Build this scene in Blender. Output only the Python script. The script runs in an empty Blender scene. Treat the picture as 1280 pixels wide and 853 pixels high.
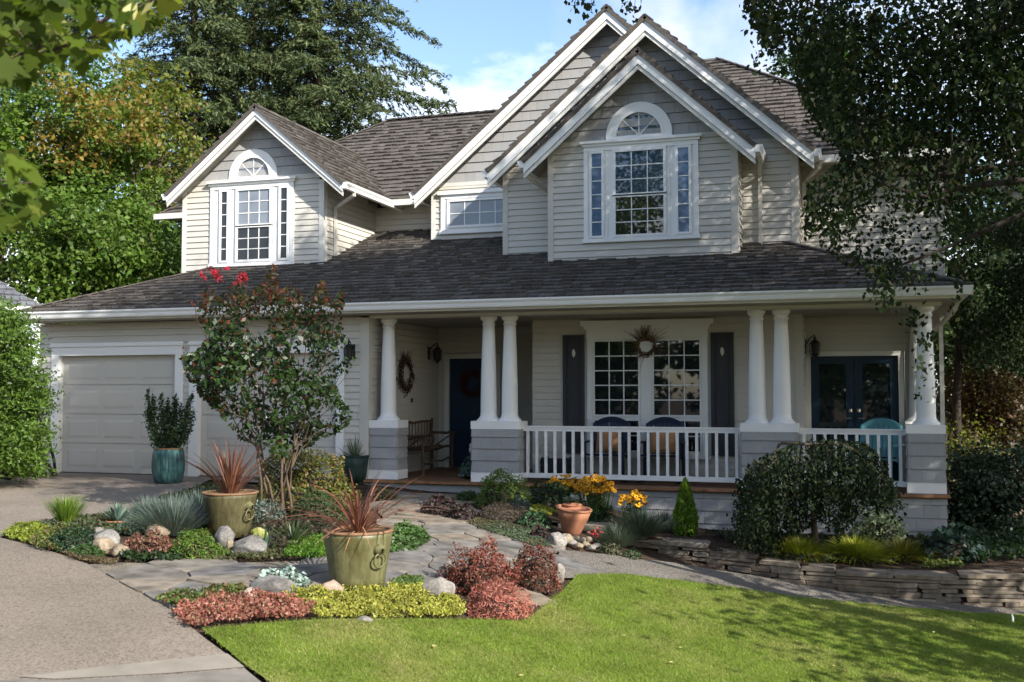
import bpy, math, random
import numpy as np
from mathutils import Vector, Matrix, noise
from mathutils.geometry import delaunay_2d_cdt

R = math.radians
rng = np.random.default_rng(7)
random.seed(7)
SC = bpy.context.scene
COL = SC.collection

# ------------------------------------------------------------------ camera, sky, sun, exposure
FPX, YAW, PITCH, EYE = 1340.0, R(17.87), math.atan(66.5 / 1340.0), 1.43
cam_d = bpy.data.cameras.new('camera')
cam_d.sensor_width = 36.0
cam_d.lens = 36.0 * FPX / 1280.0
cam_d.clip_end = 2000.0
cam_d.dof.use_dof = True
cam_d.dof.focus_distance = 15.0
cam_d.dof.aperture_fstop = 2.8
cam = bpy.data.objects.new('camera', cam_d)
COL.objects.link(cam)
cam.location = (0, 0, EYE)
cam.rotation_euler = (math.pi / 2 + PITCH, 0, YAW)
SC.camera = cam

SUN_AZ, SUN_EL = R(60), R(31)          # azimuth from the street side (-Y) round towards +X
TO_SUN = Vector((math.sin(SUN_AZ) * math.cos(SUN_EL), -math.cos(SUN_AZ) * math.cos(SUN_EL), math.sin(SUN_EL)))
sun_d = bpy.data.lights.new('sun', 'SUN')
sun_d.energy = 5.0
sun_d.angle = R(0.5)
sun_d.color = (1.0, 0.945, 0.86)
sun = bpy.data.objects.new('sun', sun_d)
COL.objects.link(sun)
sun.rotation_euler = (-TO_SUN).to_track_quat('-Z', 'Y').to_euler()
sun.location = (20, -10, 25)

world = bpy.data.worlds.new('World')
SC.world = world
world.use_nodes = True
wt = world.node_tree
wt.nodes.clear()
wo = wt.nodes.new('ShaderNodeOutputWorld')
bg = wt.nodes.new('ShaderNodeBackground')
sky = wt.nodes.new('ShaderNodeTexSky')
sky.sky_type = 'NISHITA'
sky.sun_disc = False
sky.sun_elevation = SUN_EL
sky.sun_rotation = math.atan2(TO_SUN.x, TO_SUN.y)
sky.air_density = 1.0
sky.dust_density = 1.1
sky.ozone_density = 2.2
bg.inputs['Strength'].default_value = 0.15
# drifting clouds, part of the sky itself
tc = wt.nodes.new('ShaderNodeTexCoord')
mp = wt.nodes.new('ShaderNodeMapping')
mp.inputs['Scale'].default_value = (1.0, 1.0, 2.2)
mp.inputs['Location'].default_value = (0.35, 0.1, 0.0)
cn = wt.nodes.new('ShaderNodeTexNoise')
cn.inputs['Scale'].default_value = 3.1
cn.inputs['Detail'].default_value = 9.0
cn.inputs['Roughness'].default_value = 0.56
cr = wt.nodes.new('ShaderNodeValToRGB')
cr.color_ramp.elements[0].position = 0.53
cr.color_ramp.elements[1].position = 0.66
cmx = wt.nodes.new('ShaderNodeMix')
cmx.data_type = 'RGBA'
cmx.inputs['B'].default_value = (6.2, 6.3, 6.6, 1)
wt.links.new(tc.outputs['Generated'], mp.inputs['Vector'])
wt.links.new(mp.outputs['Vector'], cn.inputs['Vector'])
wt.links.new(cn.outputs['Fac'], cr.inputs['Fac'])
wt.links.new(cr.outputs['Color'], cmx.inputs['Factor'])
wt.links.new(sky.outputs['Color'], cmx.inputs['A'])
_D = (0.0, 1.0, 0.0)
cd_ = wt.nodes.new('ShaderNodeVectorMath')
cd_.operation = 'DOT_PRODUCT'
_az, _el = R(17.87) - math.atan((925 - 640) / 1340.0), R(19)
cd_.inputs[1].default_value = (-math.sin(_az) * math.cos(_el), math.cos(_az) * math.cos(_el), math.sin(_el))
wt.links.new(tc.outputs['Generated'], cd_.inputs[0])
cmr = wt.nodes.new('ShaderNodeMapRange')
cmr.inputs['From Min'].default_value = math.cos(R(9.5))
cmr.inputs['From Max'].default_value = math.cos(R(3.5))
wt.links.new(cd_.outputs['Value'], cmr.inputs['Value'])
cn2 = wt.nodes.new('ShaderNodeTexNoise')
cn2.inputs['Scale'].default_value = 7.0
cn2.inputs['Detail'].default_value = 8.0
wt.links.new(tc.outputs['Generated'], cn2.inputs['Vector'])
cr2 = wt.nodes.new('ShaderNodeMapRange')
cr2.inputs['From Min'].default_value = 0.36
cr2.inputs['From Max'].default_value = 0.56
wt.links.new(cn2.outputs['Fac'], cr2.inputs['Value'])
cmu = wt.nodes.new('ShaderNodeMath')
cmu.operation = 'MULTIPLY'
wt.links.new(cmr.outputs['Result'], cmu.inputs[0])
wt.links.new(cr2.outputs['Result'], cmu.inputs[1])
cm2 = wt.nodes.new('ShaderNodeMix')
cm2.data_type = 'RGBA'
cm2.inputs['B'].default_value = (4.0, 4.2, 4.9, 1)
wt.links.new(cmu.outputs['Value'], cm2.inputs['Factor'])
wt.links.new(cmx.outputs['Result'], cm2.inputs['A'])
wt.links.new(cm2.outputs['Result'], bg.inputs['Color'])
wt.links.new(bg.outputs['Background'], wo.inputs['Surface'])

SC.view_settings.view_transform = 'Standard'
SC.view_settings.look = 'None'
SC.view_settings.exposure = 0.92
SC.view_settings.gamma = 1.0
SC.view_settings.use_curve_mapping = False
SC.render.engine = 'CYCLES'
SC.cycles.use_denoising = True
SC.cycles.max_bounces = 8
SC.cycles.transparent_max_bounces = 8
SC.render.resolution_x, SC.render.resolution_y = 1024, 682

# ------------------------------------------------------------------ measuring helpers (photo pixel -> place in the world)
_f = np.array([-math.sin(YAW) * math.cos(PITCH), math.cos(YAW) * math.cos(PITCH), math.sin(PITCH)])
_r = np.array([math.cos(YAW), math.sin(YAW), 0.0])
_u = np.cross(_r, _f)
EYEP = np.array([0, 0, EYE])


def ray(x, y):
    return _f + _r * ((x - 640) / FPX) + _u * ((426.5 - y) / FPX)


def on_y(x, y, Y):
    r = ray(x, y)
    return EYEP + r * (Y / r[1])


def at_w(x, y, w):
    return EYEP + ray(x, y) * w


def project(p):
    d = np.asarray(p, float) - EYEP
    w = d @ _f
    return 640 + FPX * (d @ _r) / w, 426.5 - FPX * (d @ _u) / w, w


def sig(t):
    return 1 / (1 + math.exp(-max(min(t, 40), -40)))


def ground_z(X, Y):
    u = min(max((Y - 2) / 14.0, 0), 1)
    z = -.26 * (1 - u) ** 1.2
    s = .6 * math.log1p(math.exp(min((X + 3.9) / .6, 50)))
    s = 3.2 * (1 - math.exp(-s / 3.2))
    z -= .30 * s + .13 * sig((X + 7.0) / .45)
    return z


WALL_LINE = [(-3.55, 13.75), (-2.6, 13.55), (-1.6, 13.3), (-.8, 13.05), (0.1, 12.95), (1.0, 13.05), (2.0, 13.3), (3.4, 13.7)]


def wall_y(X):
    xs = [p[0] for p in WALL_LINE]
    return float(np.interp(X, xs, [p[1] for p in WALL_LINE]))


def wall_top(X):
    g = ground_z(X, wall_y(X))
    return g + float(np.interp(X, [-3.6, -2.0, -1.0, 0.2, 1.0, 1.8, 4], [.05, .17, .21, .26, .33, .42, .45]))


def surf(X, Y):
    g = ground_z(X, Y)
    if X > -4.6:
        yw = wall_y(X)
        if Y > yw:
            t = min((Y - yw) / max(16.1 - yw, .1), 1)
            zb = wall_top(X) * (1 - t) + (-.56) * t
            k = min(max((X + 4.6) / 1.4, 0), 1)
            return g * (1 - k) + zb * k
    return g


def at(x, y, f=surf):
    r = ray(x, y)
    t, p0 = 3.0, 3.0
    while t < 90:
        p = EYEP + r * t
        if p[2] <= f(p[0], p[1]):
            lo, hi = p0, t
            for _ in range(14):
                m = (lo + hi) / 2
                q = EYEP + r * m
                if q[2] <= f(q[0], q[1]):
                    hi = m
                else:
                    lo = m
            q = EYEP + r * hi
            return np.array([q[0], q[1], f(q[0], q[1])]), hi
        p0 = t
        t += .06
    q = EYEP + r * 90
    return q, 90


# ------------------------------------------------------------------ materials
def nt(name):
    m = bpy.data.materials.new(name)
    m.use_nodes = True
    t = m.node_tree
    return m, t, t.nodes['Principled BSDF'], t.links


def c4(c):
    return (c[0], c[1], c[2], 1)


def ramp(t, cols, inp, L, pos=None):
    n = t.nodes.new('ShaderNodeValToRGB')
    e = n.color_ramp.elements
    while len(e) < len(cols):
        e.new(.5)
    for i, c in enumerate(cols):
        e[i].position = pos[i] if pos else i / max(len(cols) - 1, 1)
        e[i].color = c4(c)
    L.new(inp, n.inputs['Fac'])
    return n.outputs['Color']


def tex(t, L, kind='Noise', scale=5, detail=4, coord='Object', **k):
    c = t.nodes.new('ShaderNodeTexCoord')
    n = t.nodes.new('ShaderNodeTex' + kind)
    n.inputs['Scale'].default_value = scale
    if 'Detail' in n.inputs:
        n.inputs['Detail'].default_value = detail
    if 'stretch' in k:
        m = t.nodes.new('ShaderNodeMapping')
        m.inputs['Scale'].default_value = k['stretch']
        L.new(c.outputs[coord], m.inputs['Vector'])
        L.new(m.outputs['Vector'], n.inputs['Vector'])
    else:
        L.new(c.outputs[coord], n.inputs['Vector'])
    return n


def mixc(t, L, fac, a, b, mode='MIX'):
    n = t.nodes.new('ShaderNodeMix')
    n.data_type = 'RGBA'
    n.blend_type = mode
    for s, v in (('Factor', fac), ('A', a), ('B', b)):
        if isinstance(v, (int, float)):
            n.inputs[s].default_value = v
        elif isinstance(v, tuple):
            n.inputs[s].default_value = c4(v)
        else:
            L.new(v, n.inputs[s])
    return n.outputs['Result']


def bump(t, L, b, h, strength=.3, dist=.01):
    n = t.nodes.new('ShaderNodeBump')
    n.inputs['Strength'].default_value = strength
    n.inputs['Distance'].default_value = dist
    L.new(h, n.inputs['Height'])
    L.new(n.outputs['Normal'], b.inputs['Normal'])


def mat_plain(name, col, rough=.6, var=.12, scale=3, bmp=.15, bscale=60, spec=.4, metal=0, stretch=None):
    m, t, b, L = nt(name)
    kw = {'stretch': stretch} if stretch else {}
    n = tex(t, L, scale=scale, detail=6, **kw)
    lo = tuple(c * (1 - var) for c in col)
    hi = tuple(min(c * (1 + var), 1) for c in col)
    L.new(ramp(t, [lo, hi], n.outputs['Fac'], L, [.3, .7]), b.inputs['Base Color'])
    b.inputs['Roughness'].default_value = rough
    b.inputs['Specular IOR Level'].default_value = spec
    b.inputs['Metallic'].default_value = metal
    if bmp:
        n2 = tex(t, L, scale=bscale, detail=3)
        bump(t, L, b, n2.outputs['Fac'], bmp, .004)
    return m


def mat_pieces(name, cols, rough=.85, var=.25, scale=9, spec=.25, bmp=.35, bscale=70, stretch=None):
    """a colour of its own for each loose piece (shingle, stone, twig)"""
    m, t, b, L = nt(name)
    g = t.nodes.new('ShaderNodeNewGeometry')
    c = ramp(t, cols, g.outputs['Random Per Island'], L)
    n = tex(t, L, scale=scale, detail=7, **({'stretch': stretch} if stretch else {}))
    v = ramp(t, [(1 - var,) * 3, (1 + var,) * 3], n.outputs['Fac'], L, [.3, .7])
    L.new(mixc(t, L, 1.0, c, v, 'MULTIPLY'), b.inputs['Base Color'])
    b.inputs['Roughness'].default_value = rough
    b.inputs['Specular IOR Level'].default_value = spec
    n2 = tex(t, L, scale=bscale, detail=4)
    bump(t, L, b, n2.outputs['Fac'], bmp, .006)
    return m


_leafm = {}


def mat_leaf(cols, trans=.3, rough=.5, spec=.35, name='leaf'):
    key = (tuple(cols), trans, rough)
    if key in _leafm:
        return _leafm[key]
    m, t, b, L = nt(name)
    g = t.nodes.new('ShaderNodeNewGeometry')
    c = ramp(t, cols, g.outputs['Random Per Island'], L)
    n = tex(t, L, scale=1.6, detail=3)
    v = ramp(t, [(.72,) * 3, (1.22,) * 3], n.outputs['Fac'], L, [.32, .68])
    c = mixc(t, L, 1.0, c, v, 'MULTIPLY')
    L.new(c, b.inputs['Base Color'])
    b.inputs['Roughness'].default_value = rough
    b.inputs['Specular IOR Level'].default_value = spec
    if trans:
        tr = t.nodes.new('ShaderNodeBsdfTranslucent')
        L.new(mixc(t, L, 1.0, c, (1.25, 1.35, .7), 'MULTIPLY'), tr.inputs['Color'])
        ms = t.nodes.new('ShaderNodeMixShader')
        ms.inputs['Fac'].default_value = trans
        L.new(b.outputs['BSDF'], ms.inputs[1])
        L.new(tr.outputs['BSDF'], ms.inputs[2])
        L.new(ms.outputs['Shader'], t.nodes['Material Output'].inputs['Surface'])
    _leafm[key] = m
    return m


def mat_glass(name, base=(.012, .016, .02), ior=2.0, rough=.02):
    m, t, b, L = nt(name)
    n = tex(t, L, scale=1.1, detail=2)
    L.new(ramp(t, [tuple(c * .8 for c in base), tuple(c * 1.2 for c in base)], n.outputs['Fac'], L), b.inputs['Base Color'])
    b.inputs['Roughness'].default_value = rough
    b.inputs['IOR'].default_value = ior
    bump(t, L, b, n.outputs['Fac'], .05, .02)
    return m


M = {}
M['siding'] = mat_plain('siding_paint', (.535, .512, .455), .55, .07, 1.2, .1, 50)
M['trim'] = mat_plain('trim_paint', (.79, .79, .775), .45, .04, 1.5, .05, 40)
M['cream'] = mat_plain('cream_trim_paint', (.64, .63, .58), .45, .05, 1.5, .05, 40)
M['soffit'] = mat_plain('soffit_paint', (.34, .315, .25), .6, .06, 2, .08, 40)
M['garage'] = mat_plain('garage_door_paint', (.54, .515, .46), .5, .04, 1.2, .08, 120)
M['grey_shingle'] = mat_pieces('grey_shingle_paint', [(.30, .302, .302), (.325, .326, .325), (.345, .345, .342)], .7, .07, 5, .25, .25, 45, (30, 30, 2))
M['roof'] = mat_pieces('roof_shingle', [(.082, .072, .064), (.108, .096, .086), (.095, .084, .075), (.125, .112, .10), (.088, .077, .069)], .95, .25, 26, .1, .6, 160)
M['deck'] = mat_pieces('deck_wood', [(.11, .055, .03), (.16, .085, .045), (.2, .11, .06)], .6, .3, 5, .3, .3, 50, (2, 40, 40))
M['navy'] = mat_plain('navy_paint', (.006, .016, .045), .4, .1, 3, .05, 40)
M['door_blue'] = mat_plain('door_paint', (.006, .025, .06), .35, .1, 3, .05, 40)
M['french_blue'] = mat_plain('french_door_paint', (.004, .02, .04), .35, .1, 3, .05, 40)
M['charcoal'] = mat_plain('shutter_paint', (.034, .035, .04), .5, .08, 3, .08, 60)
M['black_metal'] = mat_plain('black_metal', (.012, .012, .013), .4, .1, 8, .1, 60, .5)
M['brass'] = mat_plain('aged_metal', (.55, .53, .48), .3, .1, 8, .05, 60, .5, .9)
M['glass'] = mat_glass('window_glass')
M['glass_blind'] = mat_glass('window_glass_with_blind', (.22, .245, .28), 1.6, .05)
M['glass_dark'] = mat_glass('dark_screen_glass', (.035, .036, .038), 1.5, .12)
M['tan_cloth'] = mat_plain('tan_canvas', (.46, .24, .12), .9, .1, 6, .3, 180, .1)
M['teal_paint'] = mat_plain('teal_paint', (.10, .30, .34), .5, .1, 4, .08, 60)
M['bark'] = mat_plain('brown_bark', (.10, .075, .055), .9, .35, 9, .7, 22, .1, 0, (4, 4, 1))
M['smooth_bark'] = mat_plain('smooth_tan_bark', (.095, .066, .046), .75, .3, 9, .3, 30, .2, 0, (5, 5, 1))
M['dark_bark'] = mat_plain('dark_bark', (.045, .036, .03), .95, .35, 9, .7, 22, .1, 0, (4, 4, 1))
M['twig'] = mat_pieces('dry_twig', [(.06, .035, .02), (.13, .08, .045), (.2, .13, .08)], .85, .2, 8, .2, .3, 60)
M['concrete'] = mat_plain('pale_concrete', (.24, .215, .18), .9, .14, 4, .3, 90, .15)
M['terracotta'] = mat_plain('terracotta', (.29, .13, .075), .8, .16, 7, .25, 50, .15)
M['rim_clay'] = mat_plain('rim_clay', (.20, .115, .065), .7, .25, 9, .25, 50, .2)
M['soil'] = mat_plain('potting_soil', (.035, .025, .018), 1, .4, 30, .8, 90, .05)


def mat_birch():
    m, t, b, L = nt('birch_bark')
    n = tex(t, L, scale=4, detail=6, stretch=(1, 1, 5))
    L.new(ramp(t, [(.05, .045, .04), (.42, .39, .35), (.62, .6, .55)], n.outputs['Fac'], L, [.36, .46, .62]), b.inputs['Base Color'])
    b.inputs['Roughness'].default_value = .7
    bump(t, L, b, n.outputs['Fac'], .4, .01)
    return m


M['birch'] = mat_birch()


def mat_glaze(name, cols, streak=True):
    m, t, b, L = nt(name)
    n = tex(t, L, scale=6, detail=8, stretch=(5, 5, .6))
    L.new(ramp(t, cols, n.outputs['Fac'], L, [.3 + .4 * i / (len(cols) - 1) for i in range(len(cols))]), b.inputs['Base Color'])
    big = tex(t, L, scale=2.3, detail=7)
    L.new(mixc(t, L, 1.0, ramp(t, cols, n.outputs['Fac'], L, [.3 + .4 * i / (len(cols) - 1) for i in range(len(cols))]), ramp(t, [(.55, .5, .42), (1, 1, 1), (1.12, 1.12, 1.05)], big.outputs['Fac'], L, [.3, .5, .7]), 'MULTIPLY'), b.inputs['Base Color'])
    L.new(ramp(t, [(.35,) * 3, (.7,) * 3], big.outputs['Fac'], L, [.35, .65]), b.inputs['Roughness'])
    b.inputs['Specular IOR Level'].default_value = .4
    n2 = tex(t, L, scale=22, detail=5)
    bump(t, L, b, n2.outputs['Fac'], .3, .012)
    return m


M['olive_glaze'] = mat_glaze('olive_glaze', [(.085, .08, .033), (.118, .114, .05), (.145, .144, .07)])
M['shaded_glaze'] = mat_glaze('shaded_olive_glaze', [(.05, .042, .018), (.072, .064, .028), (.095, .088, .042)])  # olive glaze made browner and darker to stand for shade
M['teal_glaze'] = mat_glaze('teal_glaze', [(.02, .06, .065), (.045, .13, .13), (.14, .24, .22)])
M['green_glaze'] = mat_glaze('dark_green_glaze', [(.006, .018, .014), (.012, .035, .028), (.02, .05, .04)])


def mat_aggregate():
    m, t, b, L = nt('exposed_aggregate_concrete')
    v = tex(t, L, 'Voronoi', 62)
    w = t.nodes.new('ShaderNodeSeparateColor')
    L.new(v.outputs['Color'], w.inputs['Color'])
    c = ramp(t, [(.105, .087, .068), (.155, .129, .102), (.182, .152, .122), (.26, .222, .182)], w.outputs['Red'], L)
    n = tex(t, L, scale=.45, detail=9)
    big = ramp(t, [(.76, .75, .74), (1.06, 1.05, 1.05)], n.outputs['Fac'], L, [.3, .66])
    n3 = tex(t, L, scale=7, detail=6)
    mid = ramp(t, [(.95,) * 3, (1.04,) * 3], n3.outputs['Fac'], L, [.3, .7])
    c = mixc(t, L, 1.0, c, big, 'MULTIPLY')
    L.new(mixc(t, L, 1.0, c, mid, 'MULTIPLY'), b.inputs['Base Color'])
    b.inputs['Roughness'].default_value = .9
    b.inputs['Specular IOR Level'].default_value = .15
    bump(t, L, b, v.outputs['Distance'], .6, .006)
    return m


M['aggregate'] = mat_aggregate()


def mat_gravel():
    m, t, b, L = nt('crushed_gravel')
    v = tex(t, L, 'Voronoi', 46)
    w = t.nodes.new('ShaderNodeSeparateColor')
    L.new(v.outputs['Color'], w.inputs['Color'])
    c = ramp(t, [(.078, .07, .06), (.14, .126, .108), (.225, .205, .178)], w.outputs['Red'], L)
    n = tex(t, L, scale=1.3, detail=7)
    big = ramp(t, [(.7, .68, .66), (1.1, 1.1, 1.1)], n.outputs['Fac'], L, [.3, .66])
    L.new(mixc(t, L, 1.0, c, big, 'MULTIPLY'), b.inputs['Base Color'])
    b.inputs['Roughness'].default_value = .95
    b.inputs['Specular IOR Level'].default_value = .1
    bump(t, L, b, v.outputs['Distance'], .9, .02)
    return m


M['gravel'] = mat_gravel()
M['flag'] = mat_pieces('flagstone', [(.125, .118, .108), (.22, .18, .135), (.165, .15, .13), (.135, .13, .125), (.25, .21, .16)], .85, .42, 5, .15, .7, 16)
M['wall_stone'] = mat_pieces('ledge_stone', [(.105, .083, .062), (.175, .142, .108), (.135, .115, .095), (.22, .183, .14), (.155, .12, .088)], .9, .35, 12, .15, .8, 35)


def mat_ground(name, cols, s1=3, s2=60):
    m, t, b, L = nt(name)
    n = tex(t, L, scale=s1, detail=8)
    n2 = tex(t, L, scale=s2, detail=6)
    c = ramp(t, cols, n.outputs['Fac'], L, [.3 + .4 * i / (len(cols) - 1) for i in range(len(cols))])
    v = ramp(t, [(.5,) * 3, (1.45,) * 3], n2.outputs['Fac'], L, [.3, .7])
    L.new(mixc(t, L, 1.0, c, v, 'MULTIPLY'), b.inputs['Base Color'])
    b.inputs['Roughness'].default_value = 1
    b.inputs['Specular IOR Level'].default_value = .05
    bump(t, L, b, n2.outputs['Fac'], .8, .03)
    return m


M['mulch'] = mat_ground('bark_mulch', [(.035, .025, .018), (.065, .045, .032), (.09, .065, .045)], 4, 45)
M['turf'] = mat_ground('turf', [(.12, .175, .028), (.155, .21, .036), (.28, .25, .10)], 1.1, 90)


def mat_rock(name, cols):
    m, t, b, L = nt(name)
    n = tex(t, L, scale=5, detail=10)
    n2 = tex(t, L, scale=40, detail=6)
    c = ramp(t, cols, n.outputs['Fac'], L, [.32 + .36 * i / (len(cols) - 1) for i in range(len(cols))])
    v = ramp(t, [(.75,) * 3, (1.2,) * 3], n2.outputs['Fac'], L, [.3, .7])
    L.new(mixc(t, L, 1.0, c, v, 'MULTIPLY'), b.inputs['Base Color'])
    b.inputs['Roughness'].default_value = .85
    b.inputs['Specular IOR Level'].default_value = .2
    bump(t, L, b, n2.outputs['Fac'], .5, .012)
    return m


M['rock_grey'] = mat_rock('grey_rock', [(.10, .095, .088), (.175, .167, .157), (.255, .243, .222)])
M['rock_tan'] = mat_rock('tan_rock', [(.17, .13, .09), (.26, .21, .15), (.32, .27, .205)])
M['rock_pale'] = mat_rock('pale_rock', [(.14, .128, .115), (.23, .212, .19), (.30, .283, .258)])
M['rock_pink'] = mat_rock('pink_granite', [(.22, .155, .12), (.30, .225, .175), (.36, .285, .235)])
M['rock_moss'] = mat_rock('mossy_rock', [(.14, .15, .04), (.25, .25, .06), (.30, .28, .16)])

# ------------------------------------------------------------------ objects and meshes
_loc = {}


def tag(o, label, cat, group=None):
    o['label'] = label
    o['category'] = cat
    if group:
        o['group'] = group
    return o


def thing(name, label, cat, loc=(0, 0, 0), group=None):
    o = bpy.data.objects.new(name, None)
    o.empty_display_size = .2
    COL.objects.link(o)
    o.location = tuple(float(v) for v in loc)
    _loc[o] = Vector(o.location)
    return tag(o, label, cat, group)


def link(name, me, mat, parent=None, smooth=False):
    o = bpy.data.objects.new(name, me)
    COL.objects.link(o)
    if mat:
        for m_ in (mat if isinstance(mat, (list, tuple)) else [mat]):
            me.materials.append(m_)
    if smooth:
        me.polygons.foreach_set('use_smooth', [True] * len(me.polygons))
    if parent is not None:
        o.parent = parent
        o.matrix_parent_inverse = Matrix.Translation(-_loc.get(parent, Vector()))
        _loc[o] = Vector((0, 0, 0)) if parent not in _loc else Vector()
    return o


def structure(o):
    o['kind'] = 'structure'
    return o


class MB:
    def __init__(s):
        s.v, s.f = [], []

    def add(s, vs, fs):
        k = len(s.v)
        s.v += [tuple(float(c) for c in p) for p in vs]
        s.f += [tuple(i + k for i in f) for f in fs]
        return s

    def box(s, x0, x1, y0, y1, z0, z1):
        vs = [(x, y, z) for z in (z0, z1) for y in (y0, y1) for x in (x0, x1)]
        return s.add(vs, [(0, 2, 3, 1), (4, 5, 7, 6), (0, 1, 5, 4), (2, 6, 7, 3), (0, 4, 6, 2), (1, 3, 7, 5)])

    def prism(s, top, off):
        """polygon `top` (3-d points) and its copy moved by `off`"""
        n = len(top)
        o = Vector(off)
        vs = [Vector(p) for p in top] + [Vector(p) + o for p in top]
        fs = [tuple(range(n)), tuple(range(2 * n - 1, n - 1, -1))]
        fs += [(i, i + n, (i + 1) % n + n, (i + 1) % n) for i in range(n)]
        return s.add(vs, fs)

    def bar(s, a, b, w, h, up=(0, 0, 1)):
        a, b = Vector(a), Vector(b)
        d = (b - a).normalized()
        u = Vector(up)
        if abs(d.dot(u)) > .98:
            u = Vector((0, 1, 0))
        x = d.cross(u).normalized() * w / 2
        y = x.cross(d).normalized() * h / 2
        return s.prism([a - x - y, a + x - y, a + x + y, a - x + y], b - a)

    def tube(s, pts, rad, n=8, cap=True):
        pts = [Vector(p) for p in pts]
        if not isinstance(rad, (list, tuple, np.ndarray)):
            rad = [rad] * len(pts)
        k0 = len(s.v)
        ref = Vector((.31, .17, .93))
        for i, p in enumerate(pts):
            d = (pts[min(i + 1, len(pts) - 1)] - pts[max(i - 1, 0)])
            d = d.normalized() if d.length > 1e-9 else Vector((0, 0, 1))
            r0 = ref if abs(d.dot(ref)) < .95 else Vector((1, 0, 0))
            x = d.cross(r0).normalized()
            y = d.cross(x)
            for j in range(n):
                a = 2 * math.pi * j / n
                s.v.append(tuple(p + (x * math.cos(a) + y * math.sin(a)) * rad[i]))
        for i in range(len(pts) - 1):
            for j in range(n):
                a, b = k0 + i * n + j, k0 + i * n + (j + 1) % n
                s.f.append((a, b, b + n, a + n))
        if cap:
            s.f.append(tuple(k0 + j for j in range(n)))
            s.f.append(tuple(k0 + (len(pts) - 1) * n + j for j in range(n - 1, -1, -1)))
        return s

    def lathe(s, prof, c=(0, 0, 0), n=28):
        k0 = len(s.v)
        for r_, z_ in prof:
            for j in range(n):
                a = 2 * math.pi * j / n
                s.v.append((c[0] + r_ * math.cos(a), c[1] + r_ * math.sin(a), c[2] + z_))
        for i in range(len(prof) - 1):
            for j in range(n):
                a, b = k0 + i * n + j, k0 + i * n + (j + 1) % n
                s.f.append((a, b, b + n, a + n))
        s.f.append(tuple(k0 + j for j in range(n - 1, -1, -1)))
        s.f.append(tuple(k0 + (len(prof) - 1) * n + j for j in range(n)))
        return s

    def build(s, name, mat, parent=None, smooth=False):
        me = bpy.data.meshes.new(name)
        me.from_pydata(s.v, [], s.f)
        me.update()
        return link(name, me, mat, parent, smooth)


def fast(name, V, nper, mat, parent=None, smooth=False, F=None):
    """mesh of loose polygons with nper corners each (V holds them one after the other), or of quads F"""
    V = np.asarray(V, np.float32).reshape(-1, 3)
    me = bpy.data.meshes.new(name)
    me.vertices.add(len(V))
    me.vertices.foreach_set('co', V.ravel())
    idx = np.arange(len(V), dtype=np.int32) if F is None else np.asarray(F, np.int32).ravel()
    npoly = len(idx) // nper
    me.loops.add(len(idx))
    me.loops.foreach_set('vertex_index', idx)
    me.polygons.add(npoly)
    me.polygons.foreach_set('loop_start', np.arange(0, len(idx), nper, dtype=np.int32))
    me.update(calc_edges=True)
    me.validate()
    return link(name, me, mat, parent, smooth)


def clip(poly, edge_a, edge_b):
    """keep the part of a 2-d polygon on the left of a->b"""
    out = []
    ax, ay = edge_a
    bx, by = edge_b
    d = [(bx - ax) * (p[1] - ay) - (by - ay) * (p[0] - ax) for p in poly]
    for i in range(len(poly)):
        j = (i + 1) % len(poly)
        if d[i] >= 0:
            out.append(poly[i])
        if (d[i] >= 0) != (d[j] >= 0):
            t = d[i] / (d[i] - d[j])
            out.append((poly[i][0] + t * (poly[j][0] - poly[i][0]), poly[i][1] + t * (poly[j][1] - poly[i][1])))
    return out


def cover(mb, O, U, Vx, N, poly, expo, wmin, wmax, thick, gap=.004, jit=0.0, lift=0.0, v_start=None, wob=0.0, slot=0.0):
    """lay courses of boards or shingles over a convex polygon given in (u, v) on the plane O, U, Vx with normal N"""
    O, U, Vx, N = Vector(O), Vector(U), Vector(Vx), Vector(N)
    us = [p[0] for p in poly]
    vs = [p[1] for p in poly]
    v = min(vs) if v_start is None else v_start
    row = 0
    top_ = expo - slot if slot else expo * 1.04
    while v < max(vs) - 1e-4:
        u = min(us) - random.random() * wmax
        while u < max(us):
            w = random.uniform(wmin, wmax)
            dv = random.uniform(-wob, wob) if wob else 0
            q = [(u + gap / 2, v + dv), (u + w - gap / 2, v + dv), (u + w - gap / 2, v + top_), (u + gap / 2, v + top_)]
            for i in range(len(poly)):
                if len(q) < 3:
                    break
                q = clip(q, poly[i], poly[(i + 1) % len(poly)])
            if len(q) >= 3:
                area = abs(sum(q[i][0] * q[(i + 1) % len(q)][1] - q[(i + 1) % len(q)][0] * q[i][1] for i in range(len(q)))) / 2
                if area > 1e-5:
                    th = thick * (1 + random.uniform(-jit, jit))
                    top, bot = [], []
                    for a, b in q:
                        base = O + U * a + Vx * b
                        k = max(1 - (b - v) / expo, 0)
                        top.append(base + N * (lift + th * k + .0015 + .0004 * (row % 3)))
                        bot.append(base - N * .004)
                    n = len(q)
                    mb.add(top + bot, [tuple(range(n))] + [(i, i + n, (i + 1) % n + n, (i + 1) % n) for i in range(n)])
            u += w
        v += expo
        row += 1
    return mb


def ccw(p):
    a = sum(p[i][0] * p[(i + 1) % len(p)][1] - p[(i + 1) % len(p)][0] * p[i][1] for i in range(len(p)))
    return list(p) if a > 0 else list(p)[::-1]


def in_poly(x, y, poly):
    c = np.zeros(np.shape(x), bool)
    n = len(poly)
    for i in range(n):
        x0, y0 = poly[i]
        x1, y1 = poly[(i + 1) % n]
        cond = ((y0 > y) != (y1 > y)) & (x < (x1 - x0) * (y - y0) / ((y1 - y0) if y1 != y0 else 1e-9) + x0)
        c ^= cond
    return c


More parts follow.
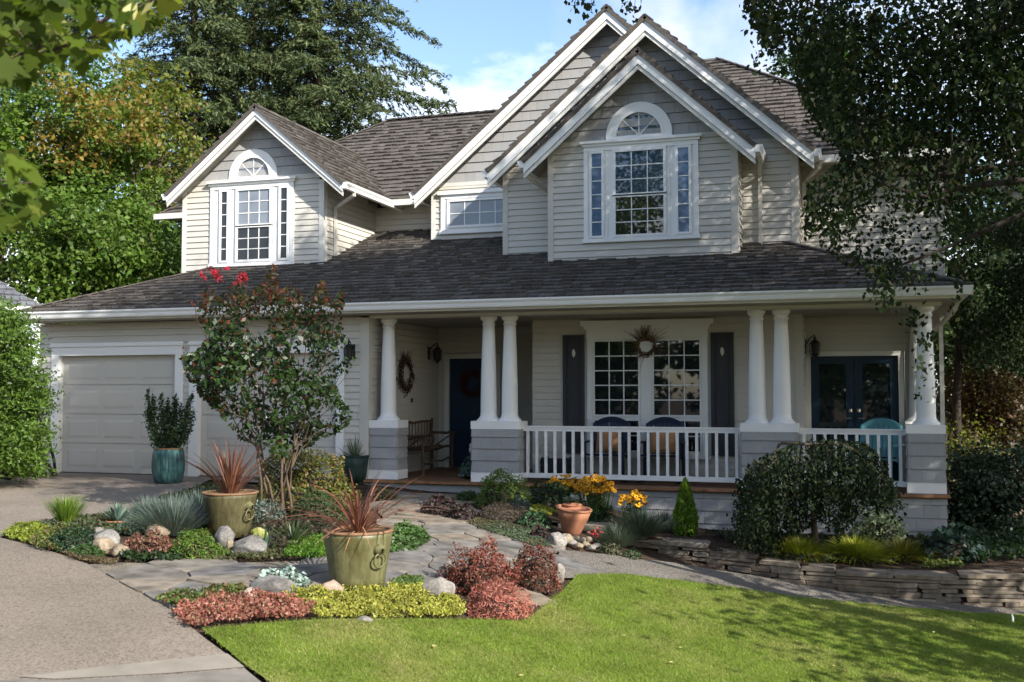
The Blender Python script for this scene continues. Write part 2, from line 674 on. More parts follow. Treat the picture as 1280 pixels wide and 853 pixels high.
def sheet(name, poly, zoff, mat, step=.35, f=ground_z, parent=None):
    """ground sheet: polygon in plan draped on the terrain"""
    poly = ccw(poly)
    xs, ys = [p[0] for p in poly], [p[1] for p in poly]
    pts, edges = [], []
    for i in range(len(poly)):
        a, b = Vector(poly[i]), Vector(poly[(i + 1) % len(poly)])
        k = max(int((b - a).length / step), 1)
        for j in range(k):
            pts.append(a.lerp(b, j / k))
    nb = len(pts)
    edges = [(i, (i + 1) % nb) for i in range(nb)]
    gx = np.arange(min(xs), max(xs), step)
    gy = np.arange(min(ys), max(ys), step)
    X, Y = np.meshgrid(gx, gy)
    ins = in_poly(X, Y, poly)
    pts += [Vector((float(a), float(b))) for a, b in zip(X[ins], Y[ins])]
    v2, e, fcs, *_ = delaunay_2d_cdt(pts, edges, [list(range(nb))], 1, 1e-5)
    mb = MB()
    mb.v = [(p.x, p.y, f(p.x, p.y) + zoff) for p in v2]
    mb.f = [tuple(q) for q in fcs]
    return mb.build(name, mat, parent, True)

# ------------------------------------------------------------------ the house
house = thing('house', 'two storey beige house with grey shingled gables, brown roof and white columned porch', 'house', (-6.5, 16.2, 0))
FR = ((1, 0, 0), (0, 0, 1), (0, -1, 0))       # u, v, normal of a wall that faces the street


def front_wall(name, Y, poly, mat='siding', expo=.112, lap=.017, wmin=2.4, wmax=4.2, backing=True, gap=.002):
    mb = MB()
    poly = ccw(poly)
    cover(mb, (0, Y, 0), *FR, poly, expo, wmin, wmax, lap, gap, 0, .009, None, 0, .008 if mat == 'grey_shingle' else .0055)
    if backing:
        mb.prism([(p[0], Y + .006, p[1]) for p in poly], (0, .08, 0))
    return mb.build(name, M[mat], house)


def side_wall(name, X, poly, mat='siding', expo=.112, lap=.017, wmin=2.4, wmax=4.2, gap=.002):
    mb = MB()
    poly = ccw(poly)                       # (Y, Z), faces +X
    cover(mb, (X, 0, 0), (0, 1, 0), (0, 0, 1), (1, 0, 0), poly, expo, wmin, wmax, lap, gap, 0, .009, None, 0, .008 if mat == 'grey_shingle' else .0055)
    mb.prism([(X - .006, p[0], p[1]) for p in poly], (-.08, 0, 0))
    return mb.build(name, M[mat], house)


def shingle_wall(name, Y, poly, expo=.185):
    return front_wall(name, Y, poly, 'grey_shingle', expo, .017, .12, .26, True, .0025)


def trim(name, boxes, mat='trim', parent=None):
    for b in boxes:
        MB().box(*b).build(name, M[mat], parent or house)


# --- solid cores behind the walls, so that no daylight comes through
for b in [(-14.3, -7.85, 16.42, 27, -.3, 2.66), (-7.85, -5.28, 19.42, 27, -.3, 2.66), (-5.22, -.92, 17.72, 27, -.3, 2.66), (-.93, .72, 18.42, 27, -.3, 2.66),
          (-14.0, 1.3, 20.5, 27, 2.7, 5.3), (-5.94, -.98, 18.27, 21, 3, 5.5), (-4.94, -1.9, 17.71, 18.6, 3, 5.5), (-12.6, -9.67, 18.21, 21, 3, 5.4),
          (-7.86, -4, 19.61, 21, 3.5, 5.4), (-1, 1.28, 19.01, 21, 2.9, 5.2)]:
    MB().box(*b).build('light_block_core', M['siding'], house)

# --- garage front
GY = 16.18
front_wall('garage_wall', GY, [(-14.38, 0), (-14.12, 0), (-14.12, 2.72), (-14.38, 2.72)])
front_wall('garage_wall', GY, [(-14.12, 2.37), (-7.86, 2.37), (-7.86, 2.72), (-14.12, 2.72)])
front_wall('garage_wall', GY, [(-11.27, 0), (-11.16, 0), (-11.16, 2.37), (-11.27, 2.37)])
front_wall('garage_wall', GY, [(-8.15, -.1), (-7.86, -.1), (-7.86, 2.37), (-8.15, 2.37)])
side_wall('garage_wall', -7.72, [(16.22, -.1), (19.3, -.1), (19.3, 2.7), (16.22, 2.7)])
trim('corner_board', [(-7.86, -7.7, 16.15, 16.3, -.1, 2.70)], 'siding')


def garage_door(x0, x1):
    d = MB()
    Y0, zt = 16.27, 2.13
    hgt = (zt - .01) / 4
    for r_ in range(4):
        z0 = .01 + r_ * hgt
        d.box(x0, x1, Y0, Y0 + .05, z0 + .004, z0 + hgt - .004)
        n = 3
        mg = .12
        pw = (x1 - x0 - mg * (n + 1)) / n
        for k in range(n):
            a = x0 + mg + k * (pw + mg)
            b, c, e = a + pw, z0 + .10, z0 + hgt - .10
            # sunk border, then a raised field
            o = [(a, c), (b, c), (b, e), (a, e)]
            i_ = [(a + .045, c + .045), (b - .045, c + .045), (b - .045, e - .045), (a + .045, e - .045)]
            vs = [(p[0], Y0 - .001, p[1]) for p in o] + [(p[0], Y0 - .009, p[1]) for p in i_]
            d.add(vs, [(0, 1, 5, 4), (1, 2, 6, 5), (2, 3, 7, 6), (3, 0, 4, 7), (4, 5, 6, 7)])
    door = d.build('garage_door', M['garage'], house)
    fr = MB()
    fr.box(x0 - .165, x0, 16.14, 16.30, -.02, 2.13)
    fr.box(x1, x1 + (.165 if x1 < -9 else .14), 16.14, 16.30, -.02, 2.13)
    fr.box(x0 - .165, x1 + (.165 if x1 < -9 else .14), 16.137, 16.30, 2.13, 2.29)
    fr.box(x0 - .20, x1 + .18, 16.11, 16.19, 2.29, 2.32)
    fr.box(x0 - .185, x1 + .165, 16.125, 16.19, 2.32, 2.365)
    fr.build('frame', M['trim'], door)
    MB().box(x0, x1, 16.24, 16.27, -.02, .012).build('weather_strip', M['charcoal'], door)


garage_door(-13.93, -11.44)
garage_door(-10.98, -8.29)

# --- porch walls
front_wall('entry_wall', 19.3, [(-7.72, 0), (-7.57, 0), (-7.57, 2.7), (-7.72, 2.7)])
front_wall('entry_wall', 19.3, [(-7.57, 2.22), (-5.2, 2.22), (-5.2, 2.7), (-7.57, 2.7)])
front_wall('entry_wall', 19.3, [(-6.45, 0), (-5.2, 0), (-5.2, 2.22), (-6.45, 2.22)])
front_wall('porch_wall', 17.6, [(-5.3, 0), (-.95, 0), (-.95, 2.7), (-5.3, 2.7)])
trim('corner_board', [(-.95, -.82, 17.57, 17.7, 0, 2.70)], 'siding')
side_wall('porch_wall', -.83, [(17.7, 0), (18.3, 0), (18.3, 2.7), (17.7, 2.7)])
front_wall('porch_wall', 18.3, [(-.83, 2.13), (.85, 2.13), (.85, 2.7), (-.83, 2.7)])
front_wall('porch_wall', 18.3, [(.72, 0), (.85, 0), (.85, 2.13), (.72, 2.13)])


def panel_door(x0, x1, z0, z1, Y, mat, tw, tmat, glazed=False, n=1):
    w = (x1 - x0) / n
    for k in range(n):
        a, b = x0 + k * w + .004, x0 + (k + 1) * w - .004
        d = MB()
        if glazed:
            st = .125
            d.box(a, a + st, Y, Y + .045, z0, z1)
            d.box(b - st, b, Y, Y + .045, z0, z1)
            d.box(a + st, b - st, Y, Y + .045, z1 - .125, z1)
            d.box(a + st, b - st, Y, Y + .045, z0, z0 + .26)
        else:
            d.box(a, b, Y, Y + .045, z0, z1)
            for (p, q, r_, s_) in [(.1, .45, .12, .75), (.55, .9, .12, .75), (.1, .45, .95, 1.9), (.55, .9, .95, 1.9)]:
                d.box(a + p * (b - a), a + q * (b - a), Y - .012, Y + .01, z0 + r_, z0 + s_)
        door = d.build('door', M[mat], house)
        if glazed:
            MB().box(a + st - .005, b - st + .005, Y + .018, Y + .03, z0 + .255, z1 - .12).build('pane', M['glass'], door)
        h = MB()
        hx = (b - .06 if k == 0 else a + .06)
        h.tube([(hx, Y, z0 + .98), (hx, Y - .06, z0 + .98), (hx - .08 * (1 if k == 0 else -1), Y - .065, z0 + .98)], .011, 8)
        h.lathe([(.02, 0), (.028, .004), (.028, .05), (.02, .054)], (hx, Y - .012, z0 + 1.08), 10)
        h.build('handle', M['brass'], door)
        if k == 0:
            f = MB()
            f.box(x0 - tw, x0, Y - .05, Y + .06, z0 - .02, z1)
            f.box(x1, x1 + tw, Y - .05, Y + .06, z0 - .02, z1)
            f.box(x0 - tw, x1 + tw, Y - .053, Y + .06, z1, z1 + tw)
            f.build('frame', M[tmat], door)


panel_door(-7.47, -6.53, .05, 2.11, 19.27, 'door_blue', .095, 'cream')
panel_door(-.735, .62, .06, 2.05, 18.26, 'french_blue', .075, 'cream', True, 2)


# --- windows
def glazing(win, x0, x1, z0, z1, Y, cols, rows, mat, sw=.045, munt=.016):
    """one sash: pane, sash bars and muntins on the plane Y (front towards -Y)"""
    MB().box(x0, x1, Y - .004, Y + .01, z0, z1).build('pane', M[mat], win)
    s_ = MB()
    s_.box(x0 - sw, x0, Y - .03, Y + .01, z0 - sw, z1 + sw)
    s_.box(x1, x1 + sw, Y - .03, Y + .01, z0 - sw, z1 + sw)
    s_.box(x0, x1, Y - .0295, Y + .01, z1, z1 + sw)
    s_.box(x0, x1, Y - .0295, Y + .01, z0 - sw, z0)
    for c in range(1, cols):
        xx = x0 + (x1 - x0) * c / cols
        s_.box(xx - munt / 2, xx + munt / 2, Y - .0125, Y - .003, z0, z1)
    for r_ in range(1, rows):
        zz = z0 + (z1 - z0) * r_ / rows
        s_.box(x0, x1, Y - .0135, Y - .003, zz - munt / 2, zz + munt / 2)
    s_.build('sash', M['trim'], win)


def feature_window(x0, x1, z0, z1, Y, cen, side_l, side_r, split, arch_c, arch_r, glass, glass_low, glass_side, crown):
    p = MB()
    p.box(x0, x1, Y - .03, Y + .02, z0, z1)
    # casing round the outside and mullions, a little prouder than the board
    for a, b in ((x0, x0 + .075), (x1 - .075, x1)):
        p.box(a, b, Y - .05, Y - .03, z0, z1)
    p.box(x0, x1, Y - .052, Y - .03, z1 - .075, z1)
    p.box(x0 - .02, x1 + .02, Y - .065, Y - .03, z0 - .015, z0 + .05)
    for a in (side_l[1] + .07, cen[1] + .07):
        p.box(a, a + .035, Y - .042, Y - .03, z0 + .06, z1 - .08)
    p.box(x0 - .03, x1 + .03, Y - .075, Y + .02, z1, z1 + .045)
    p.box(x0 - .06, x1 + .06, Y - .11, Y + .02, z1 + .045, z1 + crown)
    win = p.build('window', M['trim'], house)
    yg = Y - .032
    glazing(win, cen[0], cen[1], split + .035, cen[3], yg, 3, 3, glass)
    glazing(win, cen[0], cen[1], cen[2], split - .03, yg, 3, 3, glass_low)
    glazing(win, side_l[0], side_l[1], cen[2], cen[3], yg, 1, 6, glass_side, .04)
    glazing(win, side_r[0], side_r[1], cen[2], cen[3], yg, 1, 6, glass_side, .04)
    # half round light above
    ax, az = arch_c
    ro, ri = arch_r
    n = 24
    a_ = [math.pi * i / n for i in range(n + 1)]
    zb = az
    tr = MB()
    for i in range(n):
        q = [(ax + r_ * math.cos(t), Y - .05, zb + r_ * math.sin(t)) for r_, t in ((ri, a_[i]), (ro, a_[i]), (ro, a_[i + 1]), (ri, a_[i + 1]))]
        tr.prism(q, (0, .06, 0))
        q = [(ax + r_ * math.cos(t), Y - .062, zb + r_ * math.sin(t)) for r_, t in ((ri - .005, a_[i]), (ri + .045, a_[i]), (ri + .045, a_[i + 1]), (ri - .005, a_[i + 1]))]
        tr.prism(q, (0, .02, 0))
    tr.box(ax - ro, ax + ro, Y - .055, Y + .01, zb - .055, zb - .001)
    arch = tr.build('arched_window', M['trim'], house)
    MB().prism([(ax + ri * math.cos(t), Y - .015, zb + ri * math.sin(t)) for t in a_], (0, .02, 0)).build('pane', M[glass], arch)
    sp = MB()
    for k in range(1, 4):
        t = math.pi * k / 4
        sp.bar((ax, Y - .02, zb), (ax + ri * math.cos(t), Y - .02, zb + ri * math.sin(t)), .016, .012, (0, 1, 0))
    sp.lathe([(.0, 0), (.05, 0), (.05, .02), (.0, .02)], (ax, Y - .02, zb), 10)
    sp.build('spokes', M['trim'], arch)


M['glass_sky'] = mat_glass('sky_blue_window_glass', (.03, .055, .10), 1.9, .015)  # blue base colour adds to the sky's reflection in the panes
M['glass_curtain'] = mat_glass('curtained_window_glass', (.10, .16, .27), 1.7, .03)
feature_window(-4.38, -2.44, 4.0, 5.62, 17.6, (-3.83, -3.02, 4.10, 5.50), (-4.24, -4.07), (-2.78, -2.60), 4.76, (-3.43, 5.77), (.56, .385), 'glass_sky', 'glass', 'glass_curtain', .09)
feature_window(-12.04, -10.2, 3.92, 5.50, 18.1, (-11.42, -10.72, 4.03, 5.38), (-11.79, -11.66), (-10.48, -10.34), 4.68, (-11.10, 5.65), (.53, .365), 'glass_blind', 'glass_dark', 'glass_dark', .085)

# small sliding window of the recessed gable
p = MB()
p.box(-7.74, -6.1, 19.47, 19.52, 4.58, 5.33)
p.box(-7.74, -7.66, 19.45, 19.47, 4.58, 5.33)
p.box(-7.74, -6.1, 19.448, 19.47, 5.25, 5.33)
p.box(-7.76, -6.1, 19.43, 19.47, 4.56, 4.64)
p.box(-7.8, -6.1, 19.41, 19.47, 5.33, 5.40)
win = p.build('window', M['trim'], house)
glazing(win, -7.56, -6.30, 4.72, 5.19, 19.468, 4, 2, 'glass_blind')

# paired porch window
p = MB()
Y = 17.566
p.box(-4.33, -2.32, Y, Y + .03, .40, 2.50)
for a, b in ((-4.33, -4.24), (-3.42, -3.24), (-2.41, -2.32)):
    p.box(a, b, Y - .025, Y, .42, 2.36)
p.box(-4.34, -2.31, Y - .028, Y, 2.36, 2.52)
p.box(-4.38, -2.27, Y - .06, Y, 2.52, 2.57)
p.box(-4.43, -2.22, Y - .09, Y + .02, 2.57, 2.66)
p.box(-4.37, -2.28, Y - .06, Y, .38, .43)
win = p.build('window', M['trim'], house)
for a, b in ((-4.20, -3.46), (-3.20, -2.45)):
    glazing(win, a, b, 1.09, 2.31, Y - .002, 3, 5, 'glass', .035, .018)
    glazing(win, a, b, .50, .99, Y - .002, 3, 2, 'glass', .035, .018)


def shutter(x0, x1):
    s_ = MB()
    z0, z1 = .44, 2.43
    s_.box(x0, x1, 17.555, 17.585, z0, z1)
    w = .06
    for a, b in ((x0, x0 + w), (x1 - w, x1)):
        s_.box(a, b, 17.538, 17.555, z0, z1)
    for a, b in ((z0, z0 + .09), (1.62, 1.70), (z1 - .09, z1)):
        s_.box(x0 + w, x1 - w, 17.5385, 17.555, a, b)
    for a, b in ((z0 + .13, 1.58), (1.74, z1 - .13)):
        s_.box(x0 + w + .035, x1 - w - .035, 17.543, 17.556, a, b)
    sh = s_.build('shutter', M['charcoal'], house)
    c = (x0 + x1) / 2
    pts = [(0, -.075), (.03, -.03), (.034, .015), (.018, .055), (0, .075), (-.02, .05), (-.028, .01), (-.018, -.035)]
    MB().prism([(c + a, 17.540, 2.12 + b) for a, b in pts], (0, .004, 0)).build('leaf_ornament', M['cream'], sh)


shutter(-4.75, -4.38)
shutter(-2.27, -1.90)

# --- upper walls
def rake_poly(xc, za, slope, zb, x0, x1, drop=.06):
    """gable triangle above zb between x0 and x1, under a roof of this slope"""
    zl, zr = za - drop - slope * abs(xc - x0), za - drop - slope * abs(x1 - xc)
    pts = [(x0, zb), (x1, zb)]
    if zr > zb:
        pts.append((x1, zr))
    else:
        pts[1] = (xc + (za - drop - zb) / slope, zb)
    pts.append((xc, za - drop))
    if zl > zb:
        pts.append((x0, zl))
    else:
        pts[0] = (xc - (za - drop - zb) / slope, zb)
    return pts


# dormer over the garage
front_wall('dormer_wall', 18.1, [(-12.60, 3.3), (-9.67, 3.3), (-9.67, 5.55), (-12.60, 5.55)])
side_wall('dormer_wall', -9.58, [(18.2, 3.3), (20.45, 3.3), (20.45, 5.5), (18.2, 5.5)])
trim('corner_board', [(-12.69, -12.60, 18.07, 18.2, 3.3, 5.5), (-9.67, -9.565, 18.07, 18.2, 3.3, 5.5)], 'cream')
trim('frieze_board', [(-12.70, -9.56, 18.075, 18.12, 5.55, 5.63)], 'siding')
shingle_wall('gable', 18.1, rake_poly(-10.88, 6.94, .83, 5.63, -12.69, -9.58))
# bay
front_wall('bay_wall', 17.6, [(-4.92, 3.3), (-1.92, 3.3), (-1.92, 5.66), (-4.92, 5.66)])
side_wall('bay_wall', -1.82, [(17.7, 3.3), (18.16, 3.3), (18.16, 5.6), (17.7, 5.6)])
trim('corner_board', [(-5.02, -4.92, 17.57, 17.7, 3.3, 5.62), (-1.92, -1.805, 17.57, 17.7, 3.3, 5.62)], 'siding')
trim('frieze_board', [(-5.03, -1.80, 17.575, 17.62, 5.66, 5.735)], 'siding')
shingle_wall('gable', 17.6, rake_poly(-3.38, 7.12, .885, 5.735, -5.02, -1.82))
# big gable behind the bay
front_wall('upper_wall', 18.16, [(-5.92, 3.5), (-4.9, 3.5), (-4.9, 5.62), (-5.92, 5.62)])
front_wall('upper_wall', 18.16, [(-1.9, 3.4), (-1.0, 3.4), (-1.0, 5.62), (-1.9, 5.62)])
side_wall('upper_wall', -.90, [(18.25, 3.3), (18.95, 3.3), (18.95, 5.6), (18.25, 5.6)])
trim('corner_board', [(-6.02, -5.92, 18.13, 18.25, 3.5, 5.6), (-1.0, -.885, 18.13, 18.25, 3.3, 5.6), (-5.09, -5.0, 18.135, 18.2, 3.5, 5.6)], 'siding')
trim('frieze_board', [(-6.03, -4.6, 18.135, 18.18, 5.62, 5.69), (-2.2, -.88, 18.135, 18.18, 5.62, 5.69)], 'siding')
shingle_wall('gable', 18.16, rake_poly(-3.36, 7.87, .885, 5.69, -6.02, -.9))
# recessed gable on the left of it
front_wall('upper_wall', 19.5, [(-7.86, 4.1), (-5.5, 4.1), (-5.5, 5.50), (-7.86, 5.50)])
trim('corner_board', [(-7.95, -7.86, 19.47, 19.6, 4.1, 5.5)], 'cream')
trim('frieze_board', [(-7.96, -5.5, 19.475, 19.52, 5.50, 5.58)], 'cream')
shingle_wall('gable', 19.5, rake_poly(-4.33, 8.62, .845, 5.58, -7.95, -1.2))
# plain upper walls
front_wall('upper_wall', 20.37, [(-9.6, 4.5), (-7.9, 4.5), (-7.9, 5.32), (-9.6, 5.32)])
front_wall('upper_wall', 20.37, [(-14.05, 3.0), (-12.5, 3.0), (-12.5, 5.32), (-14.05, 5.32)])
front_wall('upper_wall', 18.9, [(-.92, 2.8), (1.30, 2.8), (1.30, 5.32), (-.92, 5.32)])
side_wall('upper_wall', 1.38, [(18.95, 2.6), (26.9, 2.6), (26.9, 5.3), (18.95, 5.3)])
trim('corner_board', [(1.30, 1.395, 18.87, 18.98, 2.6, 5.3)], 'siding')


# --- roofs
def roof_plane(mb, O, U, V, poly, expo=.20):
    O, U, V = Vector(O), Vector(U).normalized(), Vector(V).normalized()
    N = U.cross(V)
    poly = ccw(poly)
    cover(mb, O, U, V, N, poly, expo, .12, .20, .034, .009, .55, 0, None, .014)
    mb.prism([O + U * a + V * b - N * .005 for a, b in poly], -N * .05)


SL = .40
ca, sa = math.cos(math.atan(SL)), math.sin(math.atan(SL))
EY, EZ = 15.65, 2.915
vt = 4.85 / ca
mb = MB()
roof_plane(mb, (0, EY, EZ), (1, 0, 0), (0, ca, sa), [(-14.45, 0), (1.45, 0), (-3.4, vt), (-9.6, vt)])
roof_plane(mb, (1.45, 0, EZ), (0, 1, 0), (-ca, 0, sa), [(15.65, 0), (27, 0), (27, vt), (20.5, vt)])
roof_plane(mb, (-14.45, 0, EZ), (0, -1, 0), (ca, 0, sa), [(-27, 0), (-15.65, 0), (-20.5, vt), (-27, vt)])
for sx, x0 in ((1, -14.45), (-1, 1.45)):          # hip caps
    for k in range(24):
        t = k * .2
        a = Vector((x0 + sx * t, EY + t, EZ + SL * t + .018))
        b = Vector((x0 + sx * (t + .24), EY + t + .24, EZ + SL * (t + .24) + .028))
        mb.bar(a, b, .16, .02)
mb.build('lower_roof', M['roof'], house)


def gable_roof(name, xc, xl, xr, yf, yb, za, ze, board=.17, side_gutter=True, wall_y_=None, sg=(1, 1)):
    mb = MB()
    lr = math.hypot(xr - xc, za - ze)
    ll = math.hypot(xc - xl, za - ze)
    roof_plane(mb, (xr, 0, ze), (0, 1, 0), (xc - xr, 0, za - ze), [(yf - .03, -.03), (yb, -.03), (yb, lr), (yf - .03, lr)])
    roof_plane(mb, (xl, 0, ze), (0, -1, 0), (xc - xl, 0, za - ze), [(-yb, -.03), (-yf + .03, -.03), (-yf + .03, ll), (-yb, ll)])
    k = 0
    y = yf - .035
    while y < yb - .2:
        for s_, x1 in ((1, xr), (-1, xl)):
            d = Vector((x1 - xc, 0, ze - za)).normalized() * .13
            up = Vector((-d.z * s_, 0, d.x * s_)).normalized()
            p0 = Vector((xc, y, za + .022 + (k % 2) * .004))
            mb.prism([p0, p0 + d, p0 + d + up * .018, p0 + up * .018], (0, .24, 0))
        y += .2
        k += 1
    mb.build('roof', M['roof'], house)
    # bargeboards
    for x1 in (xl, xr):
        b = MB()
        b2 = MB()
        A, B = Vector((xc, yf, za - .03)), Vector((x1, yf, ze - .03))
        b.prism([A, B, B - Vector((0, 0, board * 1.2)), A - Vector((0, 0, board * 1.2))], (0, .035, 0))
        dz, dz2 = Vector((0, .02, board * 1.2 + .012)), Vector((0, .02, board * 1.2 + .085))
        m_ = lambda v, w: v + Vector((0, w.y, -w.z))
        b2.prism([m_(A, dz), m_(B, dz), m_(B, dz2), m_(A, dz2)], (0, .03, 0))
        b.build('bargeboard', M['trim'], house)
        e = Vector((0, 0, .034))
        MB().prism([A + Vector((0, -.012, .0)), B + Vector((0, -.012, .0)), B + e + Vector((0, -.012, 0)), A + e + Vector((0, -.012, 0))], (0, .05, 0)).build('drip_edge', M['black_metal'], house)
        b2.build('bargeboard_moulding', M['cream'], house)
    yw = wall_y_
    for x1, sg_ in ((xl, -1), (xr, 1)):
        A, B = Vector((xc, yf + .035, za - .10)), Vector((x1, yf + .035, ze - .10))
        MB().prism([A, B, B - Vector((0, 0, .03)), A - Vector((0, 0, .03))], (0, yb - yf - .1, 0)).build('soffit', M['soffit'], house)
    for x1, sg_, use in ((xl, -1, sg[0]), (xr, 1, sg[1])):
        if not use:
            continue
        prof = [(0, .0), (.115, .0), (.115, -.03), (.085, -.075), (.08, -.12), (0, -.12)]
        MB().prism([(x1 + sg_ * (a - .005), yf - .005, ze - .01 + b_) for a, b_ in prof], (0, yb - yf - .3, 0)).build('gutter', M['trim'], house)


gable_roof('dormer_roof', -10.88, -12.84, -9.02, 17.75, 22.6, 6.94, 5.36, .125, wall_y_=18.1)
gable_roof('bay_roof', -3.38, -5.36, -1.50, 17.25, 20.5, 7.12, 5.41, .17, wall_y_=17.6)
gable_roof('big_gable_roof', -3.36, -6.2, -.62, 17.8, 24.0, 7.87, 5.40, .18, wall_y_=18.16)
gable_roof('recessed_gable_roof', -4.33, -8.18, -1.0, 19.15, 25.5, 8.62, 5.37, .17, wall_y_=19.5, sg=(1, 0))

mb = MB()
s1 = .716
c1, n1 = math.cos(math.atan(s1)), math.sin(math.atan(s1))
L1 = 3.8 / c1
roof_plane(mb, (0, 20.0, 5.40), (1, 0, 0), (0, c1, n1), [(-14.65, 0), (-4.2, 0), (-4.2, L1), (-10.85, L1)])
roof_plane(mb, (-14.65, 0, 5.40), (0, -1, 0), (c1, 0, n1), [(-27.6, 0), (-20.0, 0), (-23.8, L1)])
roof_plane(mb, (0, 27.6, 5.40), (-1, 0, 0), (0, -c1, n1), [(4.2, 0), (14.65, 0), (10.85, L1), (4.2, L1)])
for k in range(34):                                  # ridge caps
    x = -10.9 + k * .2
    mb.bar((x, 23.8, 8.13 + (k % 2) * .004), (x + .24, 23.8, 8.14 + (k % 2) * .004), .22, .03)
for k in range(26):
    t = k * .2
    mb.bar((-14.65 + t * .731, 20 + t * .731, 5.42 + t * .731 * s1), (-14.65 + (t + .24) * .731, 20 + (t + .24) * .731, 5.43 + (t + .24) * .731 * s1), .16, .02)
mb.build('main_roof', M['roof'], house)
mb = MB()
s2 = .70
c2, n2 = math.cos(math.atan(s2)), math.sin(math.atan(s2))
L2 = 4.75 / c2
roof_plane(mb, (0, 18.45, 5.40), (1, 0, 0), (0, c2, n2), [(-2.6, 0), (1.9, 0), (-2.85, L2), (-3.6, L2)])
roof_plane(mb, (1.9, 0, 5.40), (0, 1, 0), (-c2, 0, n2), [(18.45, 0), (27.9, 0), (23.2, L2)])
for k in range(30):
    t = k * .16
    if t < 4.6:
        mb.bar((1.9 - t, 18.45 + t, 5.42 + t * s2), (1.9 - t - .18, 18.45 + t + .18, 5.43 + (t + .18) * s2), .16, .022)
mb.build('wing_roof', M['roof'], house)

# --- eaves: long gutter, fascia, soffit, beam, ceiling
prof = [(0, .0), (-.125, .0), (-.125, -.025), (-.10, -.06), (-.09, -.105), (-.08, -.125), (0, -.125)]
MB().prism([(-14.5, 15.70 + a, 2.90 + b) for a, b in prof], (16.0, 0, 0)).build('gutter', M['trim'], house)
MB().prism([(1.375 - a, 15.58, 2.90 + b) for a, b in prof][::-1], (0, 8.0, 0)).build('gutter', M['trim'], house)
trim('fascia', [(-14.45, 1.40, 15.70, 15.73, 2.74, 2.90)], 'cream')
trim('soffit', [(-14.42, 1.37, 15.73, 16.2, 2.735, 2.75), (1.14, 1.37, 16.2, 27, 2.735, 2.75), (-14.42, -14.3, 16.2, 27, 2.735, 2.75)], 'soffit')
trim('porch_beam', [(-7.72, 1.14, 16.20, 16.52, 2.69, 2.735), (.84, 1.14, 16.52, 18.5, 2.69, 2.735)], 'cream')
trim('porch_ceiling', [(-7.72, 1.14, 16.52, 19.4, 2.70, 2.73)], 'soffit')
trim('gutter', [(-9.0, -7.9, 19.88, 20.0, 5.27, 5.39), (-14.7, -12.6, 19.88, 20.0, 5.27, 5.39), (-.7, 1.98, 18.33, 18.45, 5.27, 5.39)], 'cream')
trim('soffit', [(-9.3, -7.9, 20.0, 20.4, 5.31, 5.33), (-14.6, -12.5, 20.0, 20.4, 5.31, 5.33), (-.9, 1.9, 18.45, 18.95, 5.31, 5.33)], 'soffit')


def downspout(pts, r_=.029):
    mb = MB()
    for a, b in zip(pts, pts[1:]):
        d = (Vector(b) - Vector(a)).normalized() * .02
        mb.bar(Vector(a) - d, Vector(b) + d, r_ * 2, r_ * 1.6, (0, 1, 0) if abs(d.z) > .015 else (0, 0, 1))
    mb.build('downspout', M['siding'], house)


downspout([(-8.98, 18.15, 5.27), (-8.98, 18.15, 5.17), (-9.51, 18.45, 5.02), (-9.51, 18.45, 3.98), (-9.38, 18.35, 3.93)])
downspout([(-1.46, 17.6, 5.28), (-1.46, 17.7, 5.2), (-1.50, 18.1, 5.05), (-1.50, 18.1, 3.80), (-1.49, 17.98, 3.76)])
downspout([(-5.40, 17.6, 5.28), (-5.38, 17.7, 5.18), (-5.13, 18.1, 4.98), (-5.13, 18.1, 3.74), (-5.2, 17.98, 3.71)])
downspout([(-.52, 18.2, 5.28), (-.55, 18.3, 5.18), (-.82, 18.75, 5.05), (-.82, 18.75, 3.9), (-.70, 18.6, 3.8)])
downspout([(1.40, 16.6, 2.78), (1.35, 16.65, 2.66), (1.18, 17.0, 2.45), (1.18, 17.0, -.5)])

# --- porch: deck, skirting, pedestals, columns, railings
dk = MB()
cover(dk, (0, 0, .0), (1, 0, 0), (0, 1, 0), (0, 0, 1), ccw([(-7.72, 16.04), (1.18, 16.04), (1.18, 19.35), (-7.72, 19.35)]), .14, 1.5, 3.6, .003, .004, 0, .03)
dk.box(-7.71, 1.17, 16.06, 19.3, -.02, .026)
dk.build('deck', M['deck'], house)
MB().box(-7.72, 1.19, 16.015, 16.045, -.005, .036).build('deck_edge', mat_plain('worn_orange_board', (.24, .12, .055), .7, .3, 8, .2, 60), house)
trim('skirting_fascia', [(-7.72, -5.0, 16.085, 16.14, -.13, -.01)], 'grey_shingle')
front_wall('skirting', 16.12, [(-7.7, -.85), (1.14, -.85), (1.14, -.012), (-7.7, -.012)], 'grey_shingle', .185, .017, .12, .26, True, .0025)
side_wall('skirting', 1.14, [(16.15, -.85), (19.3, -.85), (19.3, -.03), (16.15, -.03)], 'grey_shingle', .185, .017, .12, .26, .0025)


